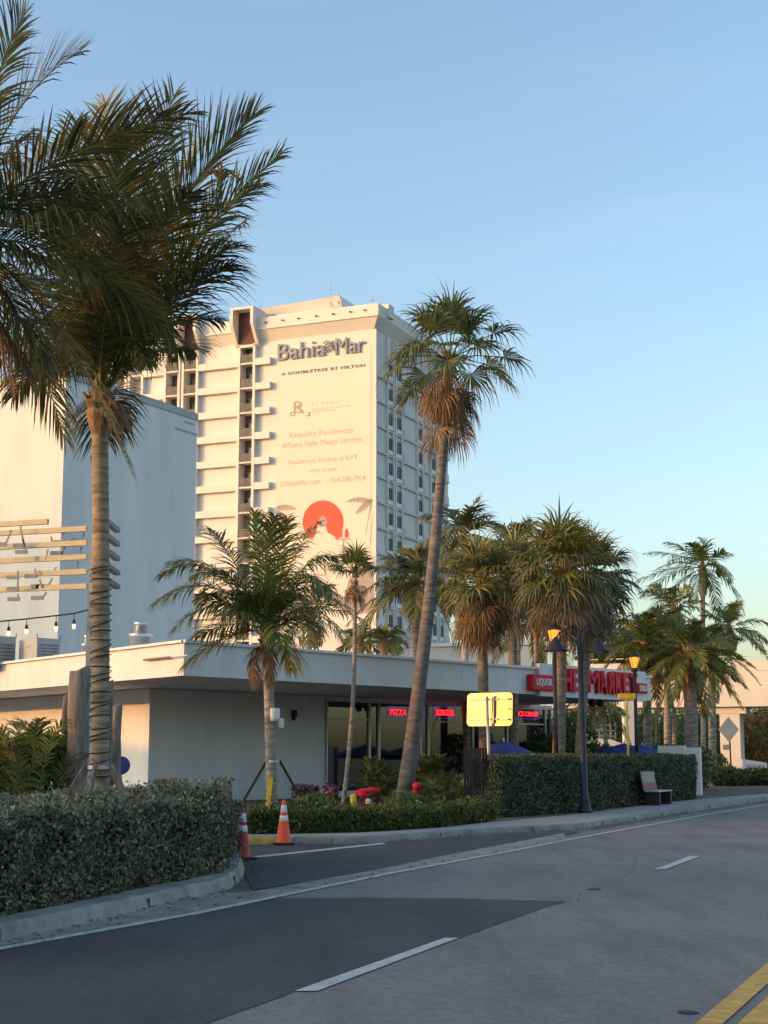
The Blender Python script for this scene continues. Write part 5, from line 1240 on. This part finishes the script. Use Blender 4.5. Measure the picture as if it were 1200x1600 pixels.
# ramp behind the patio
r0 = at(940, 1178, 82); r0.z = .1
rp = thing('access_ramp', r0, 'white concrete ramp with a metal railing behind the patio', 'ramp')
mb = MB(); za_, zb2 = at(905, 1155, 82).z, at(975, 1168, 82).z
xa, xb = at(895, 1178, 82).x, at(978, 1178, 82).x
mb.extrude([V((xa, 82, .1)), V((xb+2, 82, .1)), V((xb+2, 82, zb2-.6)), V((xb-.8, 82, za_)), V((xa, 82, za_+.1))], V((0, 3, 0))); mb.build('ramp_wall', M['white'], rp)
mb = MB()
for k in range(3): mb.beam(V((xa, 82.1, za_+.3+k*.28)), V((xb-.5, 82.1, za_+.15+k*.28)), .04, .04)
for k in range(9): x = xa+(xb-xa-.5)*k/8; mb.beam(V((x, 82.1, za_)), V((x, 82.1, za_+.9)), .04, .04)
mb.build('railing', M['galv'], rp)
mb = MB(); xc = at(984, 1178, 80).x; mb.box(V((xc, 80, zs_/2)), .62, .6, zs_, V((1, 0, 0))); mb.build('pillar', M['white'], rp)
# low sunlit building behind the store roof
q = at(640, 1178, 112); pk = thing('garage_building', (q.x, 112, 0), 'low sunlit parking building glimpsed over the store roof', 'building')
x0, x1 = at(632, 1178, 112).x, at(850, 1178, 112).x; zt4 = at(760, 1012, 112).z
dg_ = V((.96, -.28, 0)).normalized(); mb = MB(); mb.box(V(((x0+x1)/2, 113, zt4/2)), x1-x0, 6, zt4, dg_); mb.build('wall', M['bridge'], pk)
mb = MB(); mb.box(V(((x0+x1)/2, 113, zt4+.1)), x1-x0+.5, 6.4, .25, dg_); mb.build('coping', M['white'], pk)
# far sign wall and planting beyond the bridge column
q = at(1178, 1178, 84); fs = thing('monument_sign', (q.x, 84, 0), 'low white sign wall with dark lettering at the far right', 'sign')
mb = MB(); za_, zb2 = at(1165, 1186, 84).z, at(1195, 1192, 84).z; a = at(1160, 1178, 84); b = at(1200, 1178, 84)
mb.extrude([V((a.x, 84, 0)), V((b.x, 84.3, 0)), V((b.x, 84.3, zb2)), V((a.x, 84, za_))], V((0, .4, 0))); mb.build('sign_wall', M['white'], fs)
text('lettering', 'BAHIA MAR', M['letter'], fs, V((a.x+.2, 83.96, za_-.5)), V((1, 0, 0)), UPZ, 1.0, .22, .02, .01)
random.seed(9)
lab2 = ['in line with the pavement end', 'beside the bridge column', 'right of the bridge column', 'at the right edge', 'behind the white ramp', 'behind the blue umbrellas', 'left of the DELI sign foot', 'between the two date palm trunks', 'left of the diamond sign', 'under the far end of the bridge', 'farthest along the road', 'beyond the patio']
k = 0
for i, px in enumerate((1030, 1120, 1168, 1205, 905, 960, 985, 1060, 1100, 1190, 1240, 870)):
    Y = 118+(i*37) % 30; q = at(px, 1178, Y); H = at(px, 1105 if i % 2 else 1112, Y).z+.4
    clump_tree('leafy_tree', ('low dark tree ' if i not in (2, 3, 9) else 'low tree with orange sunlight in its colour ')+lab2[i], V((q.x, q.y, 0)), H, 3.2, 4200, M['lsuntint'] if i in (2, 3, 9) else M['ltree'], .3, group='low trees beyond the bridge', seed=20+i, flat=.85)
for i, (px, Y, rad, h, lab) in enumerate(((1103, 80, 1.3, 1.5, 'dark clipped shrub left of the bridge column'), (1120, 76, 1.2, .9, 'low shrub in front of the bridge column'), (1135, 74, 1.1, .8, 'low shrub at the diamond sign foot'), (1190, 76, 1.2, .8, 'low shrub at the far right pavement edge'), (1165, 90, 1.4, 1.1, 'low shrub left of the white sign wall'), (915, 66, 1.6, 1.9, 'green shrub seen under the canopy right of the double lamp'), (870, 62, 1.4, 2.3, 'dark shrub behind the large cabbage palm trunk'), (850, 64, 1.2, 2.0, 'dark shrub at the end of the shop windows'), (1060, 66, 1.8, 1.8, 'dark shrub behind the white low wall'), (1030, 67, 1.5, 1.9, 'dark shrub at the foot of the date palms'), (895, 66, 1.2, 3.0, 'tall dark shrub just left of the double lamp pole'))):
    q = at(px, 1178, Y); bush('leafy_shrub', lab, (q.x, q.y, .1), 3500, rad, h, M['ltree'], .17, .08, 'shrubs beyond the hedge')

# ------------------------------------------------------------------ unseen blocks added west of the road, sized to shade the scene
def west(w0, w1, dist, h, label, depth=10):
    pr = V((-SH.y, SH.x))
    if pr.y < 0: pr = -pr
    s2 = V((SH.x, SH.y)); P = [pr*w0+s2*dist, pr*w1+s2*dist, pr*w1+s2*(dist+depth), pr*w0+s2*(dist+depth)]
    c = P[0]; r = thing('shade_block', (c.x, c.y, 0), label, 'building'); mb = MB(); mb.prism([tuple(p) for p in P], 0, h-.4); mb.build('wall', M['slab'], r)
    mb = MB(); mb.prism([tuple(p+(p-(P[0]+P[2])/2).normalized()*.3) for p in P], h-.4, h); mb.build('roof', M['acgrey'], r)
    wn = MB(); d = (P[1]-P[0]).normalized(); nn = -s2
    for k in range(int((w1-w0)/4)):
        for z in range(int((h-1)/3.2)):
            q = P[0]+d*(2+k*4)+nn*.03; wn.box(V((q.x, q.y, 1.8+z*3.2)), 1.6, .1, 1.3, V((d.x, d.y, 0)))
    wn.build('windows', M['hglass'], r)
TE = math.tan(SUN_EL)
west(-70, 26, 55, 4.2+55*TE, 'long unseen block added to shade the road behind the viewer')
west(26.02, 31, 55, .1+66*TE, 'low unseen block added to leave a sun streak on the road')
west(31.02, 43.5, 55, 1.6+67*TE, 'unseen block added to shade the planting bed')
west(44, 74, 55, 1.75+60.8*TE, 'unseen block added to shade the store front')
west(92, 125, 85, 19.0+62*TE, 'tall unseen block added to shade the white block')
